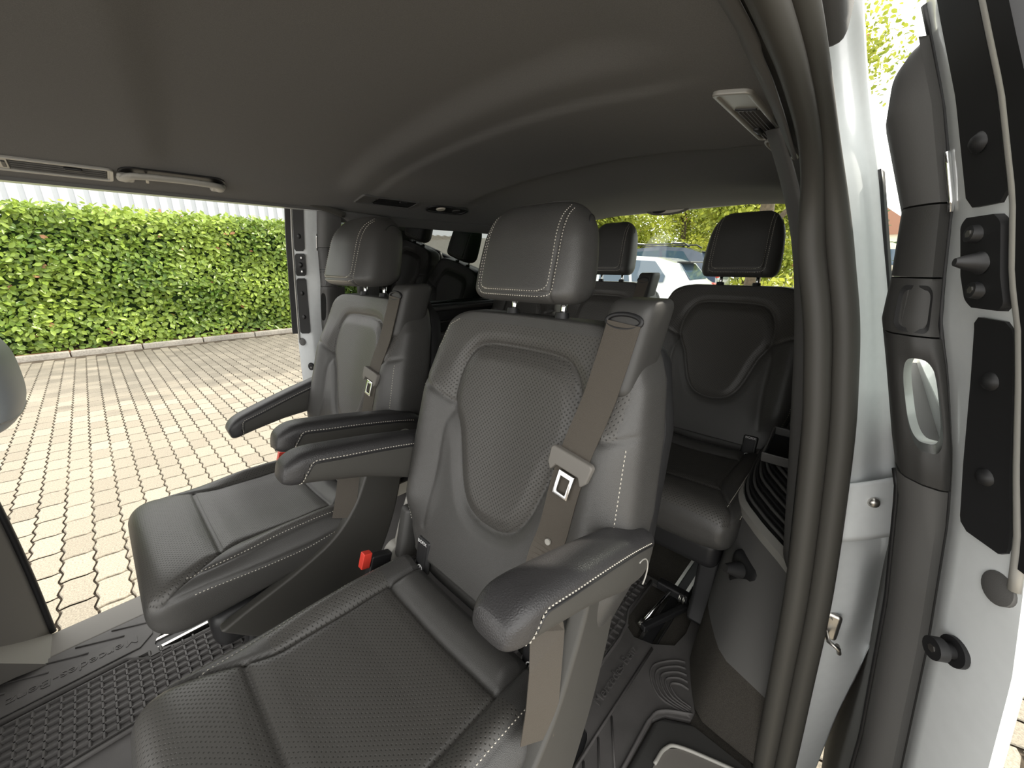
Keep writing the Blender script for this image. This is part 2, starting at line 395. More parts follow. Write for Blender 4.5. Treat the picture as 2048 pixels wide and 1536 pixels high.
def armrest(parent, side):
    """padded armrest hinged at its rear end; origin at the hinge so it can be tilted"""
    PX = side * .260; piv = Vector((PX, .46, .655))
    ys = np.r_[-.305 + .030 * (1 - np.sin(np.linspace(np.pi / 2, 0, 14))), np.linspace(-.268, .0, 40), .045 * np.sin(np.linspace(.1, np.pi / 2, 10))]
    K = 96; RGa = []
    for y in ys:
        t = (y + .305) / .305     # 0 tip .. 1 hinge
        hh = np.interp(t, [0, .15, .5, .85, 1.13], [.026, .032, .040, .052, .048]) / 1.0
        e = 1
        if y < -.275: e = math.sqrt(max(.02, 1 - ((-.275 - y) / .0302) ** 2))
        if y > 0: e = math.sqrt(max(.03, 1 - (y / .0455) ** 2))
        ztop = .028 + .02 * math.sin(min(1, max(0, t)) * 1.6) - (.012 * (1 - min(1, t / .18)) ** 2)
        s = supere(.033 * (.62 + .38 * e), hh * (.5 + .5 * e) / 1, 3.4, K)
        z = ztop - hh + s[:, 1]
        RGa.append(np.stack([s[:, 0], np.full(K, y), z], 1))
    RGa = np.array(RGa)
    tops = RGa[:, :, 2].max(1); hs = (tops - RGa[:, :, 2].min(1)) / 2
    V, F = rings_mesh(RGa)
    ramp = lambda y: .06 * sstep(-.262, -.290, y)
    cut = lambda c: 1 if c[2] < np.interp(c[1], RGa[:, 0, 1], tops - np.minimum(.022, hs * .62)) - ramp(c[1]) else 0
    me = bpy.data.meshes.new('armrest'); me.from_pydata([tuple(map(float, v)) for v in V], [], F); me.materials.append(M['grain']); me.materials.append(M['shell'])
    Vn = np.array(V); me.polygons.foreach_set('material_index', [0] * len(F)); me.shade_smooth(); me.update()
    # split in pad and shell
    groups = {0: [], 1: []}
    for f in F: groups[cut(Vn[list(f)].mean(0)) if len(f) < 10 else (0 if f[0] > f[-1] else 1)].append(f)
    objs = []
    for g, (nm, mt) in enumerate((('armrest', 'grain'), ('armrest_shell', 'shell'))):
        used = sorted({i for f in groups[g] for i in f}); mp = {i: k for k, i in enumerate(used)}
        sc = 1.0 if g == 0 else .965
        o = mesh(nm, [(V[i][0] * sc, V[i][1] * (1 if g == 0 else .995), V[i][2]) for i in used], [tuple(mp[i] for i in f) for f in groups[g]], mt, None, smooth=True)
        objs.append(o)
    objs[0].parent = parent; objs[0].location = piv; objs[0].rotation_euler = (-R(14), 0, 0); objs[1].parent = objs[0]
    bvh = BVHTree.FromPolygons([Vector(v) for v in V], F)
    st = MB()
    for sg in (-1, 1):
        yy = np.linspace(-.295, .02, 50); pl = [(sg * .2, y, np.interp(y, RGa[:, 0, 1], tops - np.minimum(.018, hs * .5)) - float(ramp(y - .003))) for y in yy if y > -.284]
        stitches(st, bvh, [pl], (-sg, 0, 0), pitch=.0062, ln=.0044, w=.0013, off=.0005)
        pp = []
        for p in pl:
            h, nrm, i, dist = bvh.ray_cast(Vector((p[0], p[1], p[2] - .0045)), Vector((-sg, 0, 0)))
            if h: pp.append(h)
        c = MB(); c.tube(pp, .0018, 6); c.build('piping', 'dark', objs[0], smooth=True)
    st.build('stitching', 'thread', objs[0])['kind'] = 'stuff'
    # round cover at the hinge, outer side
    c = MB(); cx = side * .032
    pts = [(cx, -.012 + .030 * math.cos(a), -.030 + .036 * math.sin(a)) for a in np.linspace(-.6, 2.0, 18)]
    c.tube(pts, .0012, 6); c.build('hinge_cover_seam', 'thread' if False else 'satin', objs[1], smooth=True)
    return objs[0]

def make_seat(arms=(1, 1), tower=True):
    root = empty('passenger_seat')
    V, F, n, K = make_backrest()
    def bm_(c):
        z, x, y = c[2], abs(c[0]), c[1]
        if y > back_y(z) + .03 or z > .965 or z < .53: return 0
        if bool(inside(np.array([x]), np.array([z]), SHIELD_ALL)[0]): return 1
        cz = np.interp(x, [p[0] for p in CROSS], [p[1] for p in CROSS])
        return 1 if z > cz and x > .0 and x < .225 and z > .79 else 0
    br, bvh = leather_obj('backrest', V, F, root, ['leather', 'perf_back'], bm_)
    st = MB()
    for sg in (-1, 1):
        edge = [(sg * np.interp(z, [.5, .6, .7, .82, .9], [.218, .243, .247, .240, .226]), 0, z) for z in np.linspace(.52, .83, 60)]
        stitches(st, bvh, [edge], (0, 1, 0))
        e2 = [(sg * np.interp(z, [.9, .95, .972], [.224, .203, .16]), 0, z) for z in np.linspace(.90, .968, 20)]
        stitches(st, bvh, [e2], (0, 1, 0), w=.0009)
    st.build('stitching', 'thread', br)['kind'] = 'stuff'
    # back shell behind the leather
    sh = MB(); zs = np.linspace(.46, .972, 30); RG = []
    for z in zs:
        w = np.interp(z, [.46, .60, .82, .93, .972], [.20, .262, .255, .225, .17]); T = .045 if z < .95 else .03
        s = supere(w + .003, T / 2, 6, 60); RG.append(np.stack([s[:, 0], back_y(z) + np.interp(z, [.46, .6, .95], [.115, .12, .10]) + .003 + s[:, 1], np.full(60, z)], 1))
    V2, F2 = rings_mesh(np.array(RG)); mesh('back_shell', V2, F2, 'dark', root, smooth=True, angle=50)
    # cushion
    V, F = make_cushion()
    def cm(c):
        x = abs(c[0]); xs = .155 + .072 * float(sstep(.10, -.09, c[1]))
        if c[2] < .43 or c[1] < -.09 or c[1] > .29: return 0
        return 1 if x < xs or (x < .20 and c[1] > .08) else 0
    cu, bvc = leather_obj('seat_cushion', V, F, root, ['leather', 'perf_top'], cm)
    st = MB()
    for sg in (-1, 1):
        a = [(sg * (.205 - .0028), y, 0) for y in np.linspace(-.025, .33, 60)]; stitches(st, bvc, [[(p[0], p[1], 1) for p in a]], (0, 0, -1))
        b = [(sg, y, np.interp(y, [-.1, 0, .1, .2, .36], [.470, .468, .458, .452, .452]) - .036 + .012 * float(sstep(.15, .35, y))) for y in np.linspace(-.02, .33, 60)]
        stitches(st, bvc, [b], (-sg, 0, 0))
    st.build('stitching', 'thread', cu)['kind'] = 'stuff'
    # roll between cushion and backrest, with the two anchor sockets
    K = 80; RG = []
    for x in np.linspace(-.205, .205, 30):
        e = math.sqrt(max(.05, 1 - (abs(x) / .2055) ** 8)); s = supere(.034 * e, .058 * e, 3, K)
        RG.append(np.stack([np.full(K, x), .418 + s[:, 0] + .2 * (s[:, 1]), .468 + s[:, 1]], 1))
    V, F = rings_mesh(np.array(RG)); roll = mesh('lower_back_pad', V, F, 'leather', root, smooth=True)
    for sx in (-.158, .158):
        k = MB(); c = Vector((sx, .376, .468)); rot = Matrix.Rotation(R(-11), 4, 'X').to_3x3()
        k.box(c, (.044, .012, .078), rot); so = k.build('anchor_socket', 'dark', root, bevel=.008, seg=3)
        k = MB(); k.box(c + rot @ Vector((0, -.0065, .002)), (.028, .002, .044), rot); k.build('socket_opening', 'rubber_dark', so, bevel=.002)
        t = text('lettering', 'ISOFIX', .0105, 'print', so, c + rot @ Vector((0, -.0078, .032)), (R(90 - 11), 0, 0), .0003)
        g = MB(); V_, F_ = tube([c + rot @ Vector((.008 * math.cos(a), -.008, -.029 + .008 * math.sin(a))) for a in np.linspace(0, 2 * math.pi, 20, endpoint=False)], .0011, 6, closed=True); g.add(V_, F_)
        g.box(c + rot @ Vector((-.001, -.0078, -.027)), (.0022, .001, .008), rot @ Matrix.Rotation(R(25), 3, 'Y')); g.box(c + rot @ Vector((.002, -.0078, -.031)), (.006, .001, .0018), rot @ Matrix.Rotation(R(-25), 3, 'Y'))
        g.build('child_seat_mark', 'print', so)
    headrest(root)
    for s_, on in zip((-1, 1), arms):
        if on: armrest(root, s_)
    # side shells running from the back hinge down and forward below the cushion
    cov = smooth_poly([(.445, .650), (.465, .59), (.445, .48), (.395, .35), (.32, .24), (.20, .19)], 6) + [(.14, .19), (.05, .27)] + \
        smooth_poly([(.0, .325), (.06, .345), (.16, .375), (.25, .415), (.31, .475), (.35, .55), (.375, .61), (.385, .650)], 6)
    for sg in (-1, 1):
        V, F = prism(cov if sg > 0 else [(.05, .27), (.0, .325), (.06, .345), (.16, .365), (.25, .385), (.33, .40), (.395, .38), (.395, .35), (.32, .24), (.20, .19)], 0, sg * .220, sg * .248); o = mesh('side_shell', V, F, 'shell', root); bev(o, .009, 3)
    # pedestal, feet and reclining lever
    b = MB(); b.box((0, .17, .275), (.40, .36, .10)); b.build('seat_pan', 'dark', root, bevel=.03, seg=3)
    for sx in (-.17, .17):
        V, F = prism([(.00, .02), (.40, .02), (.37, .09), (.33, .24), (.05, .24), (.03, .09)], 0, sx - .03, sx + .03); o = mesh('pedestal_leg', V, F, 'dgrey' if sx < 0 else 'dark', root); bev(o, .012, 2)
    l = MB(); l.tube([(-.262, .43, .585), (-.262, .395, .50), (-.266, .375, .43)], [.008, .010, .012], 10); lv = l.build('recline_lever', 'satin', root, smooth=True)
    k = MB(); V_, F_ = tube([(-.286, .372, .415), (-.258, .372, .415)], .028, 20); k.add(V_, F_); k.build('lever_knob', 'satin', lv, bevel=.004)
    h = MB(); h.box((-.243, .395, .475), (.035, .05, .13), Matrix.Rotation(R(-14), 3, 'X')); h.build('hinge_cover', 'plastic', root, bevel=.012, seg=3)
    # buckle
    bk = MB(); bk.box((-.262, .315, .400), (.022, .050, .09), Matrix.Rotation(R(-18), 3, 'X')); bo = bk.build('belt_buckle', 'dark', root, bevel=.004)
    rd = MB(); rd.box((-.262, .292, .446), (.017, .020, .036), Matrix.Rotation(R(-18), 3, 'X')); rd.build('release_button', 'red', bo, bevel=.002)
    if tower: belt_tower(root, bvh)
    return root, bvh

def belt_tower(root, bvh):
    zs = np.linspace(.880, 1.022, 40); RG = []
    for z in zs:
        q = (z - .880) / .142; e = math.sqrt(max(.03, 1 - (1 - min(1, q / .16)) ** 2)); g = math.sqrt(max(.03, 1 - (1 - min(1, (1 - q) / .13)) ** 2))
        wx = .037 * (.70 + .30 * e) * (.80 + .20 * g); ty = .047 * (.55 + .45 * e) * (.72 + .28 * g)
        s = supere(wx, ty, 4.2, 80)
        RG.append(np.stack([.200 + s[:, 0] - .012 * (1 - q), back_y(z) + .028 + s[:, 1] + .012 * (1 - e), np.full(80, z)], 1))
    V, F = rings_mesh(np.array(RG)); tw = mesh('belt_tower', V, F, 'plastic', root, smooth=True)
    # slot lip
    c = MB(); sl = [( .197 + .027 * math.cos(a), back_y(1.0) - .0205 + .003 * math.sin(a), .994 + .010 * math.sin(a)) for a in np.linspace(0, 2 * math.pi, 26, endpoint=False)]
    V_, F_ = tube(sl, .0035, 8, closed=True); c.add(V_, F_); c.add([(x, y + .001, z) for x, y, z in sl], [tuple(range(26))]); c.build('belt_slot', 'rubber_dark', tw, smooth=True)
    # webbing laid down the front of the backrest
    path = [(.199, .992), (.196, .965), (.192, .93), (.184, .87), (.172, .80), (.163, .74), (.158, .68), (.148, .62), (.158, .565), (.175, .52)]
    xs = smooth_poly(path, 8); P = []
    for x, z in xs:
        hs = [bvh.ray_cast(Vector((x + dx, -.3, z)), Vector((0, 1, 0)))[0] for dx in (-.02, 0, .02)]
        ys = [h.y for h in hs if h]; y = (min(ys) if ys else back_y(z)) - .004
        y = min(y, back_y(z) + .004)
        if z > .86: y = min(y, back_y(z) - .021)
        P.append(Vector((x, y, z)))
    yy = np.array([p.y for p in P]); yy = np.convolve(np.r_[[yy[0]] * 3, yy, [yy[-1]] * 3], np.ones(7) / 7, 'valid')
    for p, y in zip(P, yy): p.y = y
    P = P[:-10]; P += [Vector((.196, .355, .625)), Vector((.212, .335, .585)), Vector((.226, .315, .545)), Vector((.234, .300, .50)), Vector((.238, .285, .455))]
    V = []; F = []
    for i, p in enumerate(P):
        t = (P[min(i + 1, len(P) - 1)] - P[max(i - 1, 0)]).normalized(); wn = float(sstep(.66, .56, p.z)); s = t.cross(Vector((wn * 1.0, -1 + .65 * wn, .25))).normalized()
        u = s.cross(t).normalized()
        for a, b in ((-.026, .0008), (.026, .0008), (.026, -.0008), (-.026, -.0008)): V.append(p + s * a + u * b)
    for i in range(len(P) - 1):
        for k in range(4): F.append((4 * i + k, 4 * i + (k + 1) % 4, 4 * i + 4 + (k + 1) % 4, 4 * i + 4 + k))
    F += [(0, 1, 2, 3), tuple(range(4 * len(P) - 4, 4 * len(P)))]
    belt = mesh('seat_belt', V, F, 'belt', root)
    # tongue: plastic bar around the webbing and a chrome loop
    i0 = min(range(len(P)), key=lambda i: abs(P[i].z - .782)); p = P[i0]; t = (P[i0 + 1] - P[i0 - 1]).normalized(); s = t.cross(Vector((0, -1, .25))).normalized(); u = s.cross(t).normalized()
    if u.y > 0: u = -u
    rot = Matrix((s, t, u)).transposed()
    b = MB(); pl = [(-.038, -.015), (-.034, -.019), (.034, -.019), (.038, -.015), (.036, .009), (.028, .020), (.021, .008), (-.021, .008), (-.028, .020), (-.036, .009)]
    V, F = prism(pl, 2, -.004, .011); b.add([p + rot @ Vector(v) for v in V], F); tg = b.build('belt_tongue', 'grey_trim', belt, bevel=.003, seg=2)
    def rr(hw, a, b_): return [(-hw, a), (hw, a), (hw, b_), (-hw, b_)]
    tp = MB(); o_, i_ = rr(.0145, .012, .052), rr(.008, .021, .046)
    V = [(x, y, z) for z in (.004, .0068) for pl in (o_, i_) for x, y in pl]; F = []
    for k in range(4):
        k2 = (k + 1) % 4; F += [(k, k2, 4 + k2, 4 + k), (8 + k, 8 + k2, 12 + k2, 12 + k), (k, k2, 8 + k2, 8 + k), (4 + k, 4 + k2, 12 + k2, 12 + k)]
    tp.add([p + rot @ Vector(v) for v in V], F); tp.build('tongue_plate', 'chrome', tg, bevel=.0012)
    # button that stops the tongue
    i1 = min(range(len(P)), key=lambda i: abs(P[i].z - .66)); q = P[i1] + u * .002
    n = MB(); n.tube([q, q + u * .003], .005, 12); n.build('stop_button', 'satin', belt, smooth=True, angle=40)

# ================================================================== THE VAN: setting
XM = -.80                                     # centre plane of the van
def mirx(p): return (2 * XM - p[0],) + tuple(p[1:])
def ceil_z(x, y):
    s = np.minimum(1, np.abs(np.asarray(x, float) - XM) / .76); yy = np.asarray(y, float) + .13 * (np.asarray(x, float) - XM)
    z = 1.345 - .095 * s ** 2.5
    f = 1 - sstep(.62, .80, s)
    z = z + .010 * sstep(.08, .15, yy) * f
    z = z - .014 * sstep(.52, .60, yy) * f - .006 * sstep(.655, .675, yy) * f
    z = z + .016 * sstep(1.03, 1.09, yy) * f - .020 * sstep(1.12, 1.5, yy) * f
    z = z + .026 * sstep(1.45, 1.9, y) * s ** 2 - .012 * sstep(1.6, 1.9, y)
    return z
xs = np.linspace(-1.525, -.125, 150); ys = np.linspace(-1.3, 1.96, 280)
V = [(x, y, float(ceil_z(x, y))) for y in ys for x in xs]; n = len(xs)
F = [(j * n + i, j * n + i + 1, (j + 1) * n + i + 1, (j + 1) * n + i) for j in range(len(ys) - 1) for i in range(n - 1)]
tag(mesh('ceiling', V, F, 'headliner', smooth=True), 'dark grey fabric headliner with shallow moulded ribs across the van', kind='structure')
# roof skin above, header over the tailgate
V, F = prism([(-1.60, 1.262), (-1.50, 1.375), (-.8, 1.43), (-.12, 1.375), (-.098, 1.350), (-.108, 1.335), (-.14, 1.335), (-.4, 1.385), (-.8, 1.40), (-1.2, 1.385), (-1.55, 1.262)], 1, -1.3, 2.05)
tag(mesh('roof', V, F, 'white'), kind='structure')
b = MB(); b.box((-.80, 1.985, 1.337), (1.42, .05, .036)); b.build('trim_1', 'grey_trim', bevel=.012)['kind'] = 'structure'
def spline3(pts, n=10):
    P = [np.array(p, float) for p in pts]; P = [2 * P[0] - P[1]] + P + [2 * P[-1] - P[-2]]; out = []
    for i in range(1, len(P) - 2):
        for t in np.linspace(0, 1, n, endpoint=False):
            a, b_, c, d = P[i - 1:i + 3]; out.append(.5 * (2 * b_ + (c - a) * t + (2 * a - 5 * b_ + 4 * c - d) * t * t + (3 * b_ - a - 3 * c + d) * t ** 3))
    out.append(P[-2]); return [Vector(p) for p in out]
# door opening seal, near side (runs up the rear edge of the opening and forward along the roof)
SEAL = [(.030, .80, -.20), (.027, .80, .02), (.016, .80, .27), (.004, .80, .50), (-.022, .80, .77), (-.041, .80, .90), (-.058, .80, .99), (-.084, .80, 1.09), (-.102, .775, 1.175), (-.112, .70, 1.232), (-.114, .58, 1.262), (-.112, .45, 1.272), (-.108, .2, 1.275), (-.105, -.3, 1.275), (-.105, -.9, 1.27)]
def seal(name, pts, mirror, mats=('rubber', 'rubber')):
    P = spline3(pts, 8); root = None
    for k, (off, r, m) in enumerate((((-.016, 0, 0), .019, 'rubber'), ((.018, .012, 0), .0185, 'rubber_d'))):
        tw = [float(sstep(1.08, 1.26, p.z)) for p in P]; Q = [p + Vector(off) * (1 - w_) + Vector((off[0] * .35 + .004, 0, off[0] * .55 + .004)) * w_ for p, w_ in zip(P, tw)]
        if mirror: Q = [Vector(mirx(q)) for q in Q]
        V, F = tube(Q, [r * (1 - .34 * w_) for w_ in tw], 14); o = mesh(name if k == 0 else 'sealing_lip', V, F, 'rubber' if k == 0 else 'rubber', root, smooth=True)
        if k == 0: root = o
    return root
s1 = seal('trim_2', SEAL, False); tag(s1, 'black rubber door seal round the near door opening', kind='structure')
s2 = seal('trim_3', [(p[0] + .02, p[1], p[2] + .022) for p in SEAL[9:]], True); tag(s2, 'black rubber seal above the far door opening', kind='structure')
# pillar sheet metal behind the seal
def strip(name, A, B, m, nU=14, bulge=None, parent=None, n=6, thick=0):
    PA, PB = spline3(A, n), spline3(B, n); V = []; F = []; N = len(PA)
    for a, b_ in zip(PA, PB):
        for j in range(nU):
            t = j / (nU - 1); p = a.lerp(b_, t)
            if bulge: p = p + Vector(bulge(t, p))
            V.append(p)
    F = [(i * nU + j, i * nU + j + 1, (i + 1) * nU + j + 1, (i + 1) * nU + j) for i in range(N - 1) for j in range(nU - 1)]
    o = mesh(name, V, F, m, parent, smooth=True)
    if thick: s = o.modifiers.new('solid', 'SOLIDIFY'); s.thickness = thick; s.offset = 0
    return o
A = [(.045, .82, -.25), (.046, .82, .02), (.037, .82, .22), (.034, .82, .415), (.020, .82, .58), (-.004, .82, .77), (-.036, .82, .98), (-.076, .82, 1.166), (-.108, .80, 1.25), (-.122, .74, 1.30), (-.125, .60, 1.325), (-.125, .3, 1.335), (-.125, -.9, 1.335)]
B = [(.098, .91, -.27), (.100, .905, -.02), (.104, .90, .16), (.118, .90, .40), (.108, .90, .55), (.066, .90, .764), (.010, .90, 1.00), (-.036, .90, 1.17), (-.070, .885, 1.285), (-.085, .80, 1.345), (-.088, .62, 1.372), (-.088, .3, 1.378), (-.088, -.9, 1.378)]
def jb(t, p):
    z = p.z; d = 0
    if .0 < z < .62: d = .035 * sstep(.45, .9, t) * sstep(.28, .45, z) * (1 - sstep(.52, .60, z))
    if z > .62: d = .012 * math.sin(math.pi * min(1, max(0, (t - .35) / .65))) ** 2 * 1.0
    return (0, float(d) * 1.0, 0)
jm = strip('pillar', A, B, 'white', 26, jb, thick=.002); tag(jm, 'silver white painted body pillar behind the near door seal', kind='structure')
# upper pillar overlap with its flange, rivets, hinge striker
f = strip('pillar_flange', [(.012, .812, .595), (.000, .812, .66), (-.012, .812, .70)], [(.100, .872, .625), (.090, .872, .69), (.080, .872, .73)], 'white', 12, lambda t, p: (0, -.006 * math.sin(math.pi * t), 0), jm, thick=.004)
for p in ((.014, .806, .668), (.056, .838, .684)):
    r = MB(); r.tube([(p[0], p[1] + .004, p[2]), (p[0], p[1] - .003, p[2]), (p[0], p[1] - .006, p[2])], [.0085, .008, .004], 14); r.build('rivet', 'steel', f, smooth=True, angle=50)
st = MB(); st.box((.048, .832, .415), (.030, .012, .058)); sk = st.build('striker_plate', 'steel', jm, bevel=.007, seg=3)
t_ = MB(); t_.tube([(.045, .830, .402), (.052, .805, .400), (.068, .800, .398), (.070, .806, .385), (.066, .826, .384)], .0036, 10); t_.build('striker_loop', 'steel', sk, smooth=True)
for z in (.432, .392):
    k = MB(); k.tube([(.044, .828, z), (.044, .822, z)], .006, 12); k.build('screw', 'steel', sk, smooth=True, angle=40)
# outer skin of the quarter panel and the dark quarter glass edge behind the jamb
V, F = [], []
prof = [(.098, -.27), (.100, -.02), (.104, .16), (.118, .40), (.108, .55), (.066, .764), (.010, 1.0), (-.036, 1.17), (-.070, 1.285), (-.085, 1.345)]
for y in (.90, 1.2, 1.6, 2.05):
    for x, z in prof: V.append((x - .03 * max(0, y - 1.4), y, z))
n = len(prof); F = [(j * n + i, j * n + i + 1, (j + 1) * n + i + 1, (j + 1) * n + i) for j in range(3) for i in range(n - 1)]
q = mesh('quarter_panel', V, F, 'white', jm, smooth=True)
g = strip('quarter_glass_edge', [(.058, .897, .79), (.024, .897, .93), (-.012, .897, 1.07), (-.050, .897, 1.215)], [(.062, .93, .79), (.028, .93, .93), (-.008, .93, 1.07), (-.046, .93, 1.215)], 'rubber_dark', 4, None, jm, thick=.010)

# ---------------- near side inner wall behind the opening
low = [(.018, .79), (-.11, .80), (-.138, .815), (-.180, .90), (-.205, 1.0), (-.212, 1.35), (-.215, 1.96)]
mid = [(.000, .835), (-.045, .90), (-.120, .99), (-.178, 1.10), (-.20, 1.35), (-.21, 1.96)]
V = []; F = []; NZ = 12; lo = [Vector((*p, 0)) for p in low]
def res2(pl, n):
    P = np.array(smooth_poly(pl, 6)); d = np.r_[0, np.cumsum(np.hypot(*np.diff(P, axis=0).T))]; t = np.linspace(0, d[-1], n); return np.stack([np.interp(t, d, P[:, 0]), np.interp(t, d, P[:, 1])], 1)
a_, b_ = res2(low, 40), res2(mid, 40)
for k in range(NZ):
    t = k / (NZ - 1); z = .005 + .46 * t
    for p, q_ in zip(a_, b_): x, y = p + (q_ - p) * t; V.append((x, y, z))
F = [(k * 40 + i, k * 40 + i + 1, (k + 1) * 40 + i + 1, (k + 1) * 40 + i) for k in range(NZ - 1) for i in range(39)]
fm = [1 if k < 4 else 0 for k in range(NZ - 1) for i in range(39)]
wr = mesh('wall_right', V, F, None, smooth=True, mats=['dgrey', 'carpet'], fm=fm); tag(wr, 'dark grey moulded side wall behind the near door', kind='structure')
# shelf with satin edge, tambour ribs and a tray
edge = [Vector((x, y, .468)) for x, y in b_]
V = []; F = []
for p in edge: V += [p + Vector((-.004, -.004, -.016)), p + Vector((-.006, -.006, .008)), p + Vector((.004, .006, .016)), p + Vector((.006, .008, -.01))]
for i in range(len(edge) - 1):
    for k in range(4): F.append((4 * i + k, 4 * i + (k + 1) % 4, 4 * i + 4 + (k + 1) % 4, 4 * i + 4 + k))
mesh('shelf_edge', V, F, 'silver', wr, smooth=True, angle=50)
# sloping ribbed lid above the edge
for k in range(22):
    t = k / 21.; r = MB(); pts = []
    for p in edge[:30]:
        q_ = Vector((.02 if p.x > -.03 else -.05 - .2 * 0, 1.45, .78)); c = p + Vector((.004, .01, .012)); dst = Vector((min(-.02, c.x * .55), max(c.y + .28, 1.12), .66))
        pts.append(c.lerp(dst, t))
    r.tube(pts, .0042, 6); r.build('tambour_slat', 'dark' if k % 2 == 0 else 'dgrey', wr, smooth=True)
V = []; 
for p in edge[:30]: c = p + Vector((.006, .012, .008)); V += [c, Vector((min(-.02, c.x * .55) + .002, max(c.y + .28, 1.12), .656))]
mesh('lid_base', V, [(2 * i, 2 * i + 1, 2 * i + 3, 2 * i + 2) for i in range(29)], 'dark', wr)
tr = MB(); rot = Matrix.Rotation(R(18), 3, 'X')
for dx, dy, sx, sy in ((-.036, 0, .006, .12), (.036, 0, .006, .12), (0, -.06, .078, .006), (0, .06, .078, .006)): tr.box((-.118 + dx, 1.20 + dy, .60 + dy * .3), (sx, sy, .03), rot)
tr.build('tray_rim', 'dgrey', wr, bevel=.003)
tr = MB(); tr.box((-.118, 1.20, .588), (.07, .12, .006), rot); tr.build('tray_floor', 'rubber_dark', wr)
# dark recess with a bracket low in the wall
rc = MB(); rc.box((-.100, .960, .31), (.10, .06, .17), Matrix.Rotation(R(-42), 3, 'Z')); rc.build('recess', 'rubber_dark', wr, bevel=.02, seg=3)
rc = MB(); rc.tube([(-.150, .905, .375), (-.125, .935, .365)], [.010, .020], 18); rc.build('recess_cup', 'dark', wr, smooth=True, angle=40)
# upper inner wall / window surround
V = [(-.035, .84, .50), (-.21, 1.96, .50), (-.10, .84, 1.15), (-.25, 1.96, 1.15), (-.14, .84, 1.26), (-.26, 1.96, 1.30)]
mesh('upper_wall', V, [(0, 1, 3, 2), (2, 3, 5, 4)], 'dgrey', wr)
a2 = strip('pillar_cover', [(-.015, .832, .47), (-.050, .832, .78), (-.078, .825, .97), (-.105, .82, 1.10), (-.135, .80, 1.19), (-.160, .74, 1.262)], [(-.050, .93, .50), (-.085, .90, .78), (-.110, .89, .97), (-.135, .885, 1.10), (-.165, .88, 1.20), (-.20, .86, 1.292)], 'dgrey', 10, lambda t, p: (-.012 * math.sin(math.pi * t), 0, 0), wr, thick=.003)
h = strip('roof_edge_cover', [(-.128, -.9, 1.268), (-.128, .3, 1.268), (-.132, .5, 1.262), (-.135, .62, 1.248), (-.133, .74, 1.215)], [(-.150, -.9, 1.288), (-.150, .3, 1.288), (-.155, .5, 1.287), (-.165, .66, 1.288), (-.175, .85, 1.290)], 'dgrey', 10, lambda t, p: (0, 0, -.010 * math.sin(math.pi * t)), wr, thick=.003)

# ---------------- far side
lw = MB(); V, F = prism([(.76, 0), (1.96, 0), (1.96, .885), (.76, .885)], 0, -1.66, -1.60); lw.add(V, F); wl = lw.build('wall_left', 'dark', bevel=.02); tag(wl, 'dark lower side wall beside the rear bench, far side', kind='structure')
for z, hgt in ((.865, .02), (.80, .012), (.60, .015)):
    k = MB(); k.box((-1.592, 1.30, z), (.02, 1.32, hgt)); k.build('ledge', 'plastic', wl, bevel=.006)
k = MB(); k.box((-1.592, 1.3, .70), (.03, .9, .10)); k.build('armrest_ledge', 'dgrey', wl, bevel=.02, seg=3)
cp = strip('rear_pillar', [(-1.575, .75, .0), (-1.60, .75, .5), (-1.585, .75, .9), (-1.55, .75, 1.1), (-1.52, .735, 1.20), (-1.50, .66, 1.262)], [(-1.60, .86, .0), (-1.615, .86, .5), (-1.605, .86, .9), (-1.575, .86, 1.1), (-1.545, .87, 1.20), (-1.52, .90, 1.252)], 'dgrey', 10, lambda t, p: (.015 * math.sin(math.pi * t), 0, 0), wl, thick=.004)
V, F = prism([(-1.60, 1.262), (-1.60, 1.23), (-1.575, 1.23), (-1.54, 1.262)], 1, .7, 1.98); mesh('window_header', V, F, 'dgrey', wl)
V, F = prism([(-1.66, .88), (-1.60, .88), (-1.585, 1.245), (-1.63, 1.262)], 1, 1.86, 1.98); mesh('corner_pillar', V, F, 'dgrey', wl)
# quarter window: tinted, leaning inwards
V = [(-1.655, .82, .88), (-1.655, 1.88, .88), (-1.603, 1.88, 1.25), (-1.603, .82, 1.25)]; V2 = [(x - .005, y, z) for x, y, z in V]
w1 = mesh('window_1', V + V2, [(0, 1, 2, 3), (7, 6, 5, 4), (0, 4, 5, 1), (1, 5, 6, 2), (2, 6, 7, 3), (3, 7, 4, 0)], 'tint'); tag(w1, 'dark tinted rear quarter window reflecting the sunlit paving', kind='structure')
# outer skin low down on the far side, roof rail over the opening
V, F = prism([(-1.72, -.27), (-1.74, .4), (-1.70, .86), (-1.66, .88), (-1.665, 0), (-1.66, -.27)], 1, .80, 2.05); tag(mesh('body_side', V, F, 'white'), kind='structure')
V, F = prism([(-1.515, 1.256), (-1.60, 1.268), (-1.63, 1.28), (-1.56, 1.34), (-1.50, 1.34)], 1, -1.3, .70); mesh('roof_rail', V, F, 'dgrey', s2)
# B pillar on the far side
bp = [(-1.645, -.300, 0), (-1.655, -.298, .2), (-1.655, -.300, .42), (-1.64, -.31, .7), (-1.60, -.33, 1.0), (-1.545, -.36, 1.26)]
fr = [(-1.50, -.49, 0), (-1.52, -.50, .2), (-1.53, -.50, .42), (-1.525, -.50, .7), (-1.50, -.50, 1.0), (-1.46, -.50, 1.26)]
p1 = strip('wall_front', bp, fr, 'grey_trim', 12, lambda t, p: (.02 * math.sin(math.pi * t), .008 * math.sin(math.pi * t), 0), None, thick=.004); tag(p1, 'grey lower cover of the far middle pillar at the left edge', kind='structure')
fr2 = [(-1.42, -.95, z) for _, _, z in bp]; strip('pillar_lining', fr, fr2, 'grey_trim', 6, None, p1, thick=.004)
V, F = tube(spline3(bp, 6), .009, 10); mesh('door_seal', V, F, 'rubber_dark', p1, smooth=True)
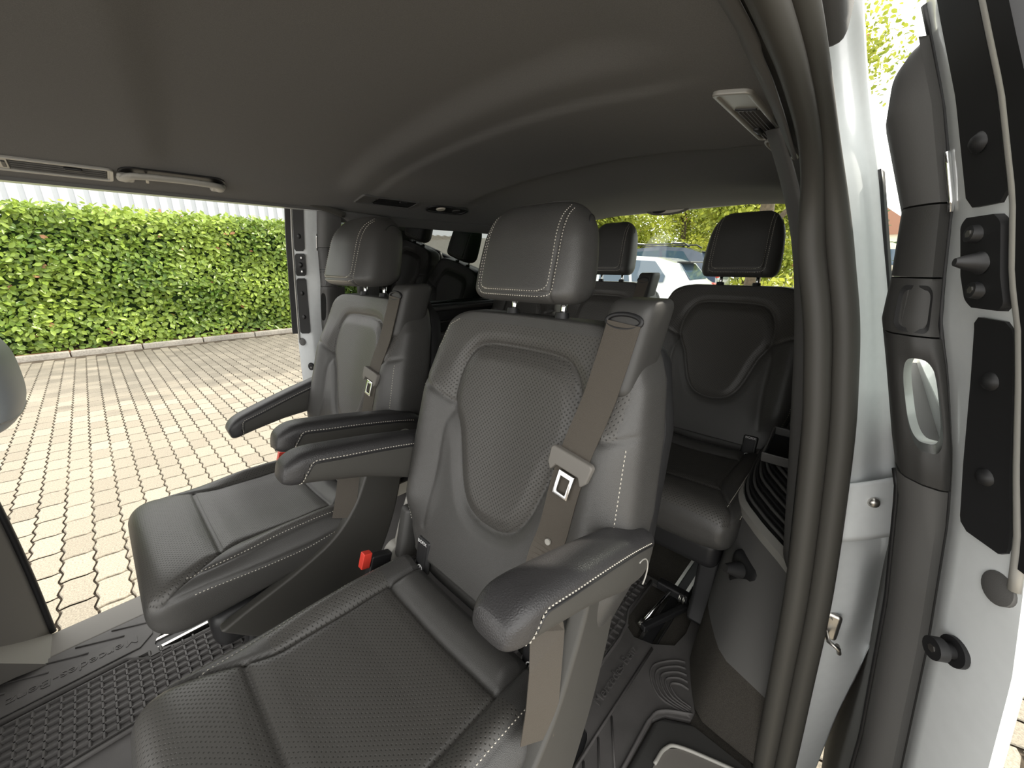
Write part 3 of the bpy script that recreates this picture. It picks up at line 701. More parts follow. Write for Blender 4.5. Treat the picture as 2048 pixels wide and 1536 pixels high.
# sills, tailgate lining, front bulkhead area
V, F = prism([(-1.66, -.26), (-1.66, -.03), (-1.64, .0), (-1.525, .0), (-1.525, -.26)], 1, -1.3, .75); sl = mesh('sill', V, F, 'grey_trim'); tag(sl, 'grey plastic sill cover under the far door opening', kind='structure'); bev(sl, .01, 2)
V, F = prism([(-.30, .0), (-.36, .008), (-.60, .008), (-.55, .12), (-.40, .10)], 0, -1.66, -1.50); mesh('sill_corner', V, F, 'grey_trim', sl)
b = MB(); b.box((-.80, 2.0, .44), (1.6, .06, .88)); b.build('wall_rear', 'dark', bevel=.02)['kind'] = 'structure'
V = [(-1.40, 1.995, .88), (-.20, 1.995, .88), (-.25, 1.985, 1.325), (-1.35, 1.985, 1.325)]; V2 = [(x, y + .005, z) for x, y, z in V]
w2 = mesh('window_2', V + V2, [(0, 1, 2, 3), (7, 6, 5, 4), (0, 4, 5, 1), (1, 5, 6, 2), (2, 6, 7, 3), (3, 7, 4, 0)], 'clear'); tag(w2, 'clear rear window above the bench', kind='structure')
for s_ in (-1, 1):
    V, F = prism([(XM + s_ * .60, .88), (XM + s_ * .80, .88), (XM + s_ * .72, 1.33), (XM + s_ * .555, 1.31)], 1, 1.93, 2.02); mesh('rear_corner', V, F, 'dgrey', wr if s_ > 0 else wl)

# ---------------- floor and rubber mat
V, F = prism([(-1.525, -.06), (.02, -.06), (.02, -.012), (-1.525, -.012)], 1, -1.3, 1.98); fl = mesh('floor', V, F, 'carpet'); tag(fl, 'dark van floor under the rubber mats', kind='structure')
for x in (-.31, -.64, -1.03, -1.36):
    r = MB(); r.box((x, .35, -.006), (.050, 3.2, .008)); o = r.build('seat_rail', 'dark', fl)
    for dx in (-.019, .019):
        r = MB(); r.box((x + dx, .35, .0005), (.010, 3.2, .004)); r.build('rail_strip', 'steel', o)
mt = empty('floor_mat', (0, 0, 0)); tag(mt, 'dark grey rubber floor mat with waffle pockets and raised lettering', 'floor mat')
def slab(name, poly, z0, z1, holes=(), m='mat', parent=None, bv=.002):
    """flat slab with rounded holes (outline and holes filled as one polygon)"""
    bm = bmesh.new(); es = []
    for pl in [poly] + list(holes):
        vs = [bm.verts.new((x, y, z1)) for x, y in pl]
        for i in range(len(vs)): es.append(bm.edges.new((vs[i], vs[(i + 1) % len(vs)])))
    bmesh.ops.triangle_fill(bm, use_beauty=True, use_dissolve=False, edges=es)
    fs = list(bm.faces); r = bmesh.ops.extrude_face_region(bm, geom=fs); vs = [v for v in r['geom'] if isinstance(v, bmesh.types.BMVert)]
    for v in vs: v.co.z = z0
    bmesh.ops.recalc_face_normals(bm, faces=bm.faces); me = bpy.data.meshes.new(name); bm.to_mesh(me); bm.free(); me.materials.append(M[m])
    return link(name, me, parent)
def oval(cx, cy, hx, hy, n=20, e=2.6):
    return [(cx + hx * np.sign(math.cos(a)) * abs(math.cos(a)) ** (2 / e), cy + hy * np.sign(math.sin(a)) * abs(math.sin(a)) ** (2 / e)) for a in np.linspace(0, 2 * math.pi, n, endpoint=False)]
WA = [(-1.365, -1.2), (-1.115, -1.2), (-1.115, .60), (-1.365, .60)]; WB_unused = [(-.57, -1.2), (-.355, -1.2), (-.355, .48), (-.355, .62), (-.42, .74), (-.42, 1.06), (-.57, 1.06)]
holesF = [oval(-1.35, .035, .055, .115), oval(-1.35, .62, .05, .15)]
base = slab('mat_sheet', [(-1.522, -1.2), (-.209, -1.2), (-.210, .60), (-.208, .724), (-.188, .757), (-.139, .788), (-.138, .812), (-.180, .90), (-.205, 1.0), (-.22, 1.15), (-.35, 1.16), (-1.522, 1.16)], -.010, .003,
            holes=[oval(-1.362, .035, .048, .125), oval(-.322, .48, .030, .115), [(-.395, .965), (-.378, .92), (-.345, .90), (-.295, .915), (-.245, .955), (-.235, 1.02), (-.245, 1.14), (-.395, 1.14)]], parent=mt)
# waffle: raised lattice of bars over the sheet
def waffle(x0, x1, y0, y1, px, py, skip=None):
    w = MB(); xs = np.arange(x0, x1 + 1e-6, px); ys = np.arange(y0, y1 + 1e-6, py)
    def bar(ax, c, a, b_):
        if ax == 0: pr = [(c - .0042, .003), (c - .0018, .010), (c + .0018, .010), (c + .0042, .003)]; V, F = prism(pr, 1, a, b_)
        else: pr = [(c - .0042, .003), (c - .0018, .010), (c + .0018, .010), (c + .0042, .003)]; V, F = prism(pr, 0, a, b_)
        w.add(V, F)
    for x in xs:
        run = None
        for k in range(len(ys) - 1):
            ok = not (skip and skip(x, (ys[k] + ys[k + 1]) / 2))
            if ok and run is None: run = ys[k]
            if (not ok or k == len(ys) - 2) and run is not None: bar(0, x, run, ys[k + 1] if ok else ys[k]); run = None
    for y in ys:
        run = None
        for k in range(len(xs) - 1):
            ok = not (skip and skip((xs[k] + xs[k + 1]) / 2, y))
            if ok and run is None: run = xs[k]
            if (not ok or k == len(xs) - 2) and run is not None: bar(1, y, run, xs[k + 1] if ok else xs[k]); run = None
    o = w.build('waffle_lattice', 'mat', mt); o['kind'] = 'stuff'; return o
sk = lambda x, y: ((x + 1.362) / .062) ** 2 + ((y - .035) / .14) ** 2 < 1
waffle(-1.338, -1.122, -.8, .5, .024, .024, sk); waffle(-.570, -.378, .3, 1.13, .024, .024, lambda x, y: x > -.41 and y > .93)
def bar3(name, pts, w, h, parent=mt, m='mat'):
    V, F = tube(pts, w, 8, flat=h / w, upv=(0, 0, 1)); return mesh(name, V, F, m, parent, smooth=True)
bar3('mat_ridge', [(-1.352, -1.2, .004), (-1.352, -.15, .004), (-1.302, -.10, .004), (-1.296, .05, .004), (-1.302, .16, .004)], .004, .010)
bar3('mat_ridge', [(-1.108, -1.2, .004), (-1.108, .7, .004)], .004, .010)
bar3('mat_ridge', [(-.372, -.4, .004), (-.372, .30, .004), (-.372, .60, .004), (-.372, .86, .004), (-.380, .92, .004), (-.400, .97, .004), (-.400, 1.14, .004)], .004, .010)
bar3('mat_ridge', [(-.290, -.2, .004), (-.290, .60, .004), (-.288, .90, .004)], .0035, .006)
bar3('mat_ridge', spline3([(-.212, -.2, .004), (-.214, .60, .004), (-.212, .72, .004), (-.195, .76, .004), (-.14, .80, .004)], 5), .004, .008)
# raised plates with the lettering
pl_ = slab('lettering_plate', [(-1.45, -.49), (-1.375, -.49), (-1.375, -.12), (-1.41, -.09), (-1.45, -.09)], .003, .007, parent=mt); bev(pl_, .004, 2)
text('lettering', 'Mercedes-Benz', .040, 'mat', mt, (-1.418, -.245, .0072), (0, 0, R(-90)), .0016, sx=1.0)
text('lettering', 'Mercedes-Benz', .034, 'mat', mt, (-.328, .765, .0032), (0, 0, R(90)), .003, sx=1.0)
# chevron ribs along the far sill, ribs and loops beside the near sill
for k in range(18):
    y = -1.0 + k * .075; bar3('mat_rib', [(-1.512, y, .003), (-1.462, y + .10, .003)], .0022, .004)
for k in range(16):
    y = -.32 + k * .062
    bar3('mat_rib', [(-.284, y + .05, .003), (-.222, y - .045, .003)], .0028, .005)
for k in range(5):
    s_ = 1 - k * .19; c = (-.165, .845); pts = [(-.158 - .045 * s_, .835 + .090 * s_, .003), (-.178 - .050 * s_, .838 + .070 * s_, .003), (-.190 - .072 * s_, .836 + .025 * s_, .003), (-.188 - .070 * s_, .832 - .008 * s_, .003), (-.172 - .045 * s_, .826 - .040 * s_, .003), (-.150 + .008 * s_, .822 - .030 * s_, .003)]
    bar3('mat_rib', spline3(pts, 5), .0028, .005)
# latch hardware seen in the floor cut-out by the rear bench
hw = empty('floor_latch', (-.315, 1.03, 0)); tag(hw, 'black seat floor latch with a bright rod in the mat cut-out', 'latch')
k = MB(); k.tube([(-.03, -.07, .012), (-.005, .06, .05)], .0055, 10); k.build('latch_rod', 'chrome', hw, smooth=True)
k = MB(); k.tube([(-.033, -.085, .008), (-.03, -.065, .013)], .009, 10); k.build('rod_end', 'steel', hw, smooth=True)
k = MB(); k.box((.015, .0, .012), (.02, .20, .02), Matrix.Rotation(R(-22), 3, 'Z')); k.build('latch_bar', 'dark', hw, bevel=.004)
k = MB(); k.box((.0, .08, .045), (.10, .03, .03)); k.build('latch_block', 'dark', hw, bevel=.006)
for dx in (.03, .042):
    k = MB(); V_, F_ = tube([(dx + .0, .055 + .010 * math.cos(a), .055 + .014 * math.sin(a)) for a in np.linspace(0, 2 * math.pi, 14, endpoint=False)], .002, 6, closed=True); k.add(V_, F_); k.build('spring_coil', 'steel', hw, smooth=True)
# entry step beside the near door
stp = [(-.206, -1.2), (-.208, .60), (-.206, .72), (-.188, .752), (-.140, .782), (.02, .775), (.03, -1.2)]
es = slab('entry_step', stp, -.20, .002, m='plastic'); tag(es, 'dark plastic entry step with a recessed tread by the near door', kind='structure'); bev(es, .012, 3)
tread = [(-.166, -1.0), (-.166, .64), (-.160, .685), (-.130, .714), (.010, .765), (.02, -1.0)]
slab('step_tread', tread, .0, .0045, m='satin' if False else 'grey_trim', parent=es)
bar3('tread_edge', spline3([(x, y, .006) for x, y in tread[1:5]], 6), .004, .004, es, 'satin')

# ================================================================== fittings on the headliner
def on_ceiling(x, y):
    e = .004; z = float(ceil_z(x, y)); dx = Vector((2 * e, 0, float(ceil_z(x + e, y) - ceil_z(x - e, y)))).normalized()
    dy = Vector((0, 2 * e, float(ceil_z(x, y + e) - ceil_z(x, y - e)))).normalized(); n = dx.cross(dy).normalized() * -1
    yv = dy; xv = yv.cross(n).normalized(); return Matrix.Translation((x, y, z)) @ Matrix((xv, yv, n)).transposed().to_4x4()
def place(root, Mx): root.matrix_world = Mx; return root
def rrect(hx, hy, r, n=5):
    out = []
    for cx, cy, a0 in ((hx - r, hy - r, 0), (-hx + r, hy - r, 90), (-hx + r, -hy + r, 180), (hx - r, -hy + r, 270)):
        for k in range(n + 1): a = R(a0 + 90 * k / n); out.append((cx + r * math.cos(a), cy + r * math.sin(a)))
    return out
def frame_ring(name, outer, inner, z0, z1, m, parent):
    n = len(outer); V = [(x, y, z) for z in (z0, z1) for pl in (outer, inner) for x, y in pl]; F = []
    for k in range(n):
        k2 = (k + 1) % n; F += [(k, k2, n + k2, n + k), (2 * n + k, 2 * n + k2, 3 * n + k2, 3 * n + k), (k, k2, 2 * n + k2, 2 * n + k), (n + k, n + k2, 3 * n + k2, 3 * n + k)]
    return mesh(name, V, F, m, parent)
def vent(x, y, L, Wd, label, mframe, open0=.18, open1=.9, nsl=5, flip=1, group='air vents in the headliner'):
    """oblong vent: frame, slats running along the van, adjuster; local y runs along the van, +z points down into the cabin"""
    root = empty('air_vent'); tag(root, label, 'air vent', group)
    o = frame_ring('vent_frame', rrect(Wd / 2, L / 2, .010), rrect(Wd / 2 - .007, L / 2 - .007, .006), -.006, .006, mframe, root); bev(o, .002, 2)
    y0, y1 = -L / 2 + L * open0, -L / 2 + L * open1
    fp = MB(); fp.box((0, (-L / 2 + y0) / 2, .001), (Wd - .012, y0 + L / 2 - .006, .005)); fp.build('blank_panel', mframe, root, bevel=.001)
    fp = MB(); fp.box((0, (L / 2 + y1) / 2, .001), (Wd - .012, L / 2 - y1 - .006, .005)); fp.build('end_panel', mframe, root, bevel=.001)
    bk = MB(); bk.box((0, (y0 + y1) / 2, -.004), (Wd - .012, y1 - y0, .002)); bk.build('duct', 'rubber_dark', root)
    for k in range(nsl):
        xx = (-Wd / 2 + .012) + (Wd - .024) * (k + .5) / nsl
        s = MB(); s.box((xx, (y0 + y1) / 2, .001), (.0042, y1 - y0, .009), Matrix.Rotation(R(25 * flip), 3, 'Y')); s.build('slat', 'dgrey' if mframe == 'silver' else 'dark', root)
    a = MB(); a.box((flip * (Wd / 2 - .017), (y0 + y1) / 2 + .02, .006), (.010, .030, .008)); a.build('adjuster', 'dark', root, bevel=.003)
    w = MB(); w.box((0, y0 - .009, .004), (.03, .006, .004)); w.build('thumb_wheel', 'dark', root, bevel=.0015)
    return place(root, on_ceiling(x, y))
vent(-1.438, .0, .20, .068, 'silver framed air vent above the open far door, at the left edge', 'silver', .20, .93, 4, -1)
vent(-1.392, .815, .225, .085, 'black air vent in the headliner ahead of the oval reading lamp', 'dgrey', .30, .95, 6, -1)
vent(-.203, .775, .275, .052, 'silver framed air vent in the headliner above the near door', 'silver', .32, .97, 5, 1)
hd = empty('grab_handle'); tag(hd, 'light grey grab handle with coat hook above the far door', 'grab handle')
o = frame_ring('recess_rim', rrect(.034, .108, .03), rrect(.030, .104, .027), -.004, .003, 'dark', hd)
V, F = prism([(p[0] * .9, p[1] * .95) for p in rrect(.034, .108, .03)], 2, -.010, .0005); mesh('recess', V, F, 'rubber_dark', hd)
pts = spline3([(.030, -.100, .004), (.022, -.097, .010), (-.010, -.082, .013), (-.018, 0, .013), (-.010, .082, .013), (.022, .097, .010), (.030, .100, .004)], 7)
V, F = tube(pts, [.012, .0125] + [.0115] * (len(pts) - 4) + [.0125, .012], 14, flat=.62, upv=(0, 0, 1)); mesh('grip', V, F, 'satin', hd, smooth=True)
for s_ in (-1, 1):
    k = MB(); k.box((.020, s_ * .094, .006), (.036, .034, .014)); k.build('handle_foot', 'satin', hd, bevel=.008, seg=3)
k = MB(); k.tube([(-.006, -.056, .004), (.006, -.056, .010), (.014, -.056, .016)], .0035, 8); k.build('coat_hook', 'steel', hd, smooth=True)
place(hd, on_ceiling(-1.412, .215))
def lamp(x, y, label, m, L=.20, Wd=.10):
    root = empty('reading_lamp'); tag(root, label, 'reading lamp')
    rr_ = [(px, py) for px, py in oval(0, 0, Wd / 2, L / 2, 28, 3)]; o = frame_ring('lamp_frame', rr_, [(p[0] * .84, p[1] * .90) for p in rr_], -.004, .007, m, root); bev(o, .002, 2)
    V, F = prism([(p[0] * .86, p[1] * .92) for p in rr_], 2, -.003, .002); mesh('lamp_housing', V, F, m, root)
    k = MB(); k.tube([(0, -.035, .002), (0, -.035, .006)], [.020, .017], 16); k.build('lamp_lens', 'lens', root, smooth=True, angle=40)
    k = MB(); k.tube([(0, .045, .002), (0, .045, .006)], [.017, .014], 16); k.build('switch', 'dark' if m != 'dark' else 'plastic', root, smooth=True, angle=40)
    return place(root, on_ceiling(x, y))
lamp(-1.395, 1.09, 'black oval reading lamp with a bright lens, behind the black vent', 'dark', .20, .085)
lamp(-.205, 1.00, 'pale reading lamp behind the silver vent above the near door', 'silver', .18, .045)
rl = empty('tailgate_lamp'); tag(rl, 'small oval lamp on the header above the rear window', 'reading lamp')
V, F = tube([(-.10, 0, 0), (.10, 0, 0)], .026, 20, flat=.5, upv=(0, 0, 1))
rr_ = oval(0, 0, .105, .030, 28, 2.2); o = frame_ring('lamp_frame', rr_, [(p[0] * .8, p[1] * .7) for p in rr_], -.002, .008, 'grey_trim', rl); bev(o, .002, 2)
V, F = prism([(p[0] * .82, p[1] * .72) for p in rr_], 2, -.002, .004); mesh('lamp_lens', V, F, 'lens', rl)
V, F = prism([(p[0] * .35 - .04, p[1] * .6) for p in rr_], 2, .003, .006); mesh('switch', V, F, 'dark', rl)
rl.location = (-.83, 1.948, 1.328); rl.rotation_euler = (R(118), 0, 0)

# ================================================================== seats
seat, _b = make_seat()
km = kidmap()
def arm_tilt(root, ang, side):
    for c in [o for o in bpy.data.objects if o.parent == root and o.name.startswith('armrest')]:
        if (c.location.x > 0) == (side > 0): c.rotation_euler.x = -R(ang)
def hr(root, sc, loc=(0, 0, 0)):
    for c in [o for o in bpy.data.objects if o.parent == root and o.name.startswith('headrest') and not o.name.startswith('headrest_post')]:
        piv = Vector((0, .535, 1.012)); c.scale = sc; c.location = Vector([piv[i] * (1 - sc[i]) + loc[i] for i in range(3)])
GR = 'black leather passenger seats in the van'
far = copy_tree(seat, km); mid_ = copy_tree(seat, km); rgt = copy_tree(seat, km); lft = copy_tree(seat, km)
for o, loc, lab in ((seat, (-.46, 0, 0), 'large black leather seat nearest the camera, its near armrest in front'),
                    (far, (-1.13, .035, 0), 'black leather seat beside the open far door with its outer armrest lowered'),
                    (rgt, (-.39, 1.03, .02), 'black leather rear seat against the near side wall, under the rear window'),
                    (mid_, (-.86, 1.03, .02), 'middle black leather rear seat, mostly hidden behind the nearest seat'),
                    (lft, (-1.33, 1.03, .02), 'black leather rear seat in the corner beside the tinted quarter window')):
    o.location = loc; tag(o, lab, 'seat', GR)
for o in (mid_, lft): o.scale.x = .86
mid_.location.x = -.893; lft.location.x = -1.36
arm_tilt(far, -13, -1); arm_tilt(seat, 19, 1)
for c in [o for o in bpy.data.objects if o.parent == seat and o.name.startswith('armrest') and o.location.x > 0]: c.scale = (.92, .95, .78); c.location.x -= .002; c.location.z += .014
hr(seat, (.97, .98, .97), (-.002, 0, -.002)); hr(far, (1.07, 1.36, 1.14), (-.012, -.015, .002))
for r_ in (rgt, mid_, lft): hr(r_, (1, 1, 1.28))
def drop(root, names):
    for c in [o for o in bpy.data.objects if o.parent == root and any(o.name.split('.')[0] == n for n in names)]:
        for g in [q for q in bpy.data.objects if q.parent == c]:
            for h_ in [q for q in bpy.data.objects if q.parent == g]: bpy.data.objects.remove(h_)
            bpy.data.objects.remove(g)
        bpy.data.objects.remove(c)
drop(rgt, ['armrest', 'side_shell', 'recline_lever', 'hinge_cover']); drop(mid_, ['armrest', 'side_shell', 'recline_lever', 'hinge_cover']); drop(lft, ['armrest', 'side_shell', 'recline_lever', 'hinge_cover', 'belt_tower', 'seat_belt'])
drop(rgt, ['belt_tower', 'seat_belt'])
# head of the front seat at the left edge of the view
fs = empty('front_seat', (-1.20, -.20, 0)); tag(fs, 'grey leather head of the front seat, at the left edge', 'seat')
K = 60; RG = []
fs.location.y = -.215
for z in np.linspace(.775, .957, 26):
    q_ = (z - .775) / .182; e = math.sqrt(max(.04, 1 - abs(2 * q_ - 1) ** 3.0)); s_ = supere(.13 * (.75 + .25 * e), .085 * (.45 + .55 * e), 3.4, K)
    RG.append(np.stack([s_[:, 0], s_[:, 1], np.full(K, z)], 1))
V, F = rings_mesh(np.array(RG)); fh, bf = leather_obj('headrest', V, F, fs, ['front_leather'], lambda c: 0)
k = MB(); pts = []
for x in np.linspace(-.11, .11, 24):
    h_ = bf.ray_cast(Vector((x, .5, .802)), Vector((0, -1, 0)))[0]
    if h_: pts.append(h_)
for y in np.linspace(.07, -.07, 16):
    h_ = bf.ray_cast(Vector((.5, y, .802)), Vector((-1, 0, 0)))[0]
    if h_: pts.append(h_)
k.tube(pts, .0022, 6); k.build('piping', 'satin', fh, smooth=True)
V, F = prism([(-.10, .70), (-.04, .70), (-.22, .10), (-.30, .10)], 0, -.22, .22); o = mesh('backrest', V, F, 'leather', fs); bev(o, .03, 3)
for sx in (-.05, .05):
    k = MB(); k.tube([(sx, -.07, .70), (sx, -.02, .80)], .006, 10); k.build('headrest_post', 'chrome', fs, smooth=True)
k = MB(); k.box((0, -.42, .24), (.46, .44, .48)); k.build('seat_cushion', 'leather', fs, bevel=.05, seg=3)

# ================================================================== sliding doors, pushed back along the van sides
DZ = np.array([1.42, 1.31, 1.22, 1.13, 1.06, 1.01, .96, .87, .80, .64, .40, .10, -.22])
XT = np.array([-.055, -.045, -.038, -.006, .000, .002, .016, .040, .061, .084, .106, .118, .112])      # inner face of the trim
XW = np.array([-.045, -.029, .004, .030, .040, .048, .064, .088, .101, .121, .144, .152, .146])      # trim / paint line
XG = np.array([-.036, -.020, .013, .040, .056, .073, .082, .097, .110, .130, .153, .160, .154])
XO = np.array([-.006, .010, .044, .072, .088, .104, .116, .136, .153, .180, .205, .215, .205])       # outer edge
fz = lambda A, z: float(np.interp(z, DZ[::-1], A[::-1]))
FW, FG, FO = .66, .60, .54                    # y of the trim line, the shoulder and the outer flange
def ln(A, Y, Yr):
    k = Y / Yr; return lambda z: k * fz(A, 1.07 + (z - 1.07) / k)
fT, fW, fG, fO = ln(XT, .72, .65), ln(XW, FW, .60), ln(XG, FG, .60), ln(XO, FO, .60)
def door(root):
    zs = np.linspace(-.25, 1.45, 70); RG = []
    for z in zs:
        w, g, o, t = fW(z), fG(z), fO(z), fT(z); yb = 1.62 if z < .85 else FW + .10; xo = o + .02
        RG.append([(w, FW + .004, z), (w + .3 * (g - w), FW - .022, z), (g - .002, FG + .008, z), (g + .002, FG - .004, z), (o - .002, FO + .004, z), (o + .003, FO - .003, z), (o + .010, FO + .004, z), (xo, FO + .03, z), (xo + .01, FG + .05, z), (xo + .01, yb, z), (t + .045 if z < .85 else w + .006, yb, z), (w + .004, FW + .08, z)])
    V, F = rings_mesh(np.array(RG)); mesh('door_shell', V, F, 'white', root, smooth=True, angle=42)
    def piece(name, z0, z1, m, yb=FW + .15, n=24):
        RG = []
        for z in np.linspace(z0, z1, n):
            t, w = fT(z), fW(z)
            if name == 'window_pillar_cover': tt = z1 - z; t = t + (w - t) * (1 - math.sqrt(max(0, 1 - max(0, 1 - tt / .035) ** 2.2))) * .95
            y0 = FW - .004
            RG.append([(w - .002, y0 + .002, z), (w - .010, y0 - .002, z), (t + .5 * (w - t), y0 + .002, z), (t + .18 * (w - t), y0 + .016, z), (t + .03 * (w - t), y0 + .034, z), (t, y0 + .06, z), (t, yb, z), (w + .006, yb, z), (w + .004, FW + .07, z)])
        V, F = rings_mesh(np.array(RG)); return mesh(name, V, F, m, root, smooth=True, angle=45)
    piece('window_pillar_cover', 1.136, 1.300, 'dgrey', FW + .10, 60)
    piece('upper_trim', 1.0575, 1.134, 'plastic', FW + .12)
    piece('latch_trim', .991, 1.0555, 'plastic', FW + .12)
    piece('lower_trim', -.20, .808, 'dgrey', 1.55)
    k = rrect(1, 1, .45, 5)
    def Psurf(u, z, d=0):
        t, w = fT(z), fW(z); x = t + u * (w - t); yy = np.interp(u, [0, .03, .18, .5, .85, 1], [.060, .034, .016, .002, -.002, .002]); return (x, FW - .004 + float(yy) + d, z)
    o_ = [Psurf(.52 + .30 * u, 1.021 + .027 * v, -.002) for u, v in k]; i_ = [Psurf(.54 + .24 * u, 1.021 + .022 * v, -.0005) for u, v in k]; n = len(k)
    mesh('latch_rim', o_ + i_, [(a, (a + 1) % n, n + (a + 1) % n, n + a) for a in range(n)], 'dark', root, smooth=True)
    mesh('latch_paddle', i_, [tuple(range(n))], 'plastic', root)
    z0, z1 = .810, .989; NT = 48; NR = 6; cz = .908; hz = .056
    slot = [(math.cos(a), math.sin(a)) for a in np.linspace(0, 2 * math.pi, NT, endpoint=False)]; rows = []
    for r_ in range(NR):
        t = r_ / (NR - 1); row = []
        for c, s in slot:
            e = 2 / 3.2; hu, hv = np.sign(c) * abs(c) ** e, np.sign(s) * abs(s) ** e
            m_ = max(abs(c), abs(s)); ou, ov = c / m_, s / m_
            hole = (.585 + .285 * hu - .03 * hv, cz + hz * hv); outer = (.5 + .5 * ou, (z0 + z1) / 2 + (z1 - z0) / 2 * ov)
            row.append((hole[0] + (outer[0] - hole[0]) * t, hole[1] + (outer[1] - hole[1]) * t))
        rows.append(row)
    RG = [[Psurf(u, z, .035) for u, z in rows[0]], [Psurf(u, z, .004) for u, z in rows[0]]] + [[Psurf(u, z, -.002 * math.sin(math.pi * i / (NR - 1))) for u, z in rw] for i, rw in enumerate(rows)]
    RG.append([Psurf(u, z, .05) for u, z in rows[-1]])
    V, F = rings_mesh(np.array(RG), cap=False); mesh('pull_handle', V, F, 'plastic', root, smooth=True, angle=50)
    V = [Psurf(u, z, .036) for u, z in rows[0]]; V2 = [(p[0] + .012, p[1] + .06, p[2] - .012) for p in V]
    mesh('handle_pocket', V + V2, [(a, (a + 1) % NT, NT + (a + 1) % NT, NT + a) for a in range(NT)], 'white', root, smooth=True)
    # flange facing inwards: black plates, plugs, bolts and the guide pin
    def G(u, z, h=0):
        p = Vector((fG(z), FG - .004, z)).lerp(Vector((fO(z), FO + .004, z)), u); d = Vector((fO(z) - fG(z), FO - FG, 0)).normalized(); return p + Vector((d.y, -d.x, 0)) * h
    def plate(name, z0, z1, h, u0=.04, u1=.90, m='dark', n=36, par=None):
        RG = []
        for z in np.linspace(z0, z1, n):
            e = .14 * max(0, 1 - min(z - z0, z1 - z) / .010) ** 2
            RG.append([G(u0 + e, z, -.001), G(u0 + e + .01, z, h), G(u1 - e - .01, z, h), G(u1 - e, z, -.001)])
        V, F = rings_mesh(np.array(RG)); return mesh(name, V, F, m, root, smooth=True, angle=40)
    top = plate('gasket_plate', 1.122, 1.44, .004); low_ = plate('gasket_plate', .800, 1.022, .004); mp = plate('guide_plate', 1.031, 1.113, .008)
    def knob(nm, par, u, z, hs, rs, m, n=18, smooth=True):
        c = MB(); c.tube([G(u, z, h) for h in hs], rs, n); return c.build(nm, m, par, smooth=smooth, angle=45)
    for z, par in ((1.175, top), (.965, low_), (.870, low_)): knob('plug', par, .48, z, (.003, .006, .010), (.0095, .0085, .004), 'rubber_dark')
    for z in (1.098, 1.048):
        bo = knob('bolt', mp, .42, z, (.007, .014), (.0085, .0072), 'dark'); knob('bolt_socket', bo, .42, z, (.014, .0146), (.0035, .0035), 'steel', 6)
    knob('guide_pin', mp, .50, 1.073, (.007, .012, .020, .026), (.0115, .0085, .006, .0035), 'dark')
    knob('grommet', root, .80, .765, (-.001, .004, .006), (.0165, .0165, .010), 'dgrey', 24)
    bu = knob('door_buffer', root, .28, .655, (0, .005), (.0165, .0165), 'rubber_dark', 24); knob('buffer_stud', bu, .28, .655, (.004, .014, .0142, .024), (.008, .008, .0125, .0125), 'rubber_dark'); knob('buffer_screw', bu, .28, .655, (.024, .0246), (.0045, .0045), 'steel', 6)
    RG = np.array([[G(1.08, z, -.003), G(1.10, z, .006), G(1.50, z, .007), G(1.54, z, .001), G(1.50, z, -.006)] for z in np.linspace(.80, 1.45, 40)]); V, F = rings_mesh(RG); mesh('edge_seal', V, F, 'rubber_dark', root, smooth=True, angle=50)
    V, F = tube([G(1.02, z, .001) for z in np.linspace(.775, 1.45, 40)], .0055, 10); mesh('outer_lip', V, F, 'silver', root, smooth=True)
    V, F = tube([(fW(z), FW + .001, z) for z in np.linspace(-.2, 1.33, 60)], .0035, 8); mesh('trim_seal', V, F, 'rubber_dark', root, smooth=True)
    V, F = tube([(fT(z) - .001, FW + .056, z) for z in np.linspace(-.15, .80, 40)], .0035, 8); mesh('inner_lip', V, F, 'rubber_dark', root, smooth=True)
    V, F = tube([(fW(z) - .002, FW - .008, z) for z in np.linspace(1.125, 1.185, 6)], .0028, 8); mesh('metal_clip', V, F, 'chrome', root, smooth=True)
    V = [(fO(z) + .026, y, z) for y, z in ((FW + .09, .84), (1.60, .84), (1.60, 1.33), (FW + .09, 1.33))]; V2 = [(x - .004, y, z) for x, y, z in V]
    mesh('glass', V + V2, [(0, 1, 2, 3), (7, 6, 5, 4), (0, 4, 5, 1), (1, 5, 6, 2), (2, 6, 7, 3), (3, 7, 4, 0)], 'tint_light', root)
d1 = empty('door_1'); tag(d1, 'open near sliding door, white leading edge with black seal and handle slot', 'door', kind='structure'); door(d1)
kk = kidmap(); d2 = copy_tree(d1, kk); d2.scale = (-1, .7, 1); d2.location = (2 * XM, .178, 0); tag(d2, 'open far sliding door, white edge seen beside the hedge', 'door', kind='structure')
# roof-side runner block at the top of the near pillar
k = MB(); k.box((-.108, .60, 1.345), (.035, .12, .05), Matrix.Rotation(R(-10), 3, 'X')); k.build('runner_cover', 'dgrey', jm, bevel=.012, seg=3)

# ================================================================== outside
GZ = -.55
pv = empty('paved_yard', (0, 0, GZ)); tag(pv, 'yard of beige wavy-edged concrete pavers', kind='structure')
b = MB(); b.box((-3.0, 2.0, -.045), (18.0, 16.0, .06)); b.build('joint_bed', 'joint', pv)
PX_, PY_ = .245, .13
def paver_outline(g=.0045):
    o = []
    hx, hy = PX_ / 2 - g * 1.7, PY_ / 2 - g
    wv = lambda x: .0085 * (2 / math.pi) * math.asin(math.sin(2 * math.pi * x / (PX_ / 2))); we = lambda y: .006 * math.sin(2 * math.pi * y / PY_)
    for x in np.linspace(-hx, hx, 13): o.append((x + (we(-hy) if abs(abs(x) - hx) < 1e-6 else 0), -hy + wv(x)))
    for y in (-hy / 2, 0, hy / 2): o.append((hx + we(y), y))
    for x in np.linspace(hx, -hx, 13): o.append((x, hy + wv(x)))
    for y in (hy / 2, 0, -hy / 2): o.append((-hx + we(y), y))
    return o
OUT = paver_outline(); nO = len(OUT)
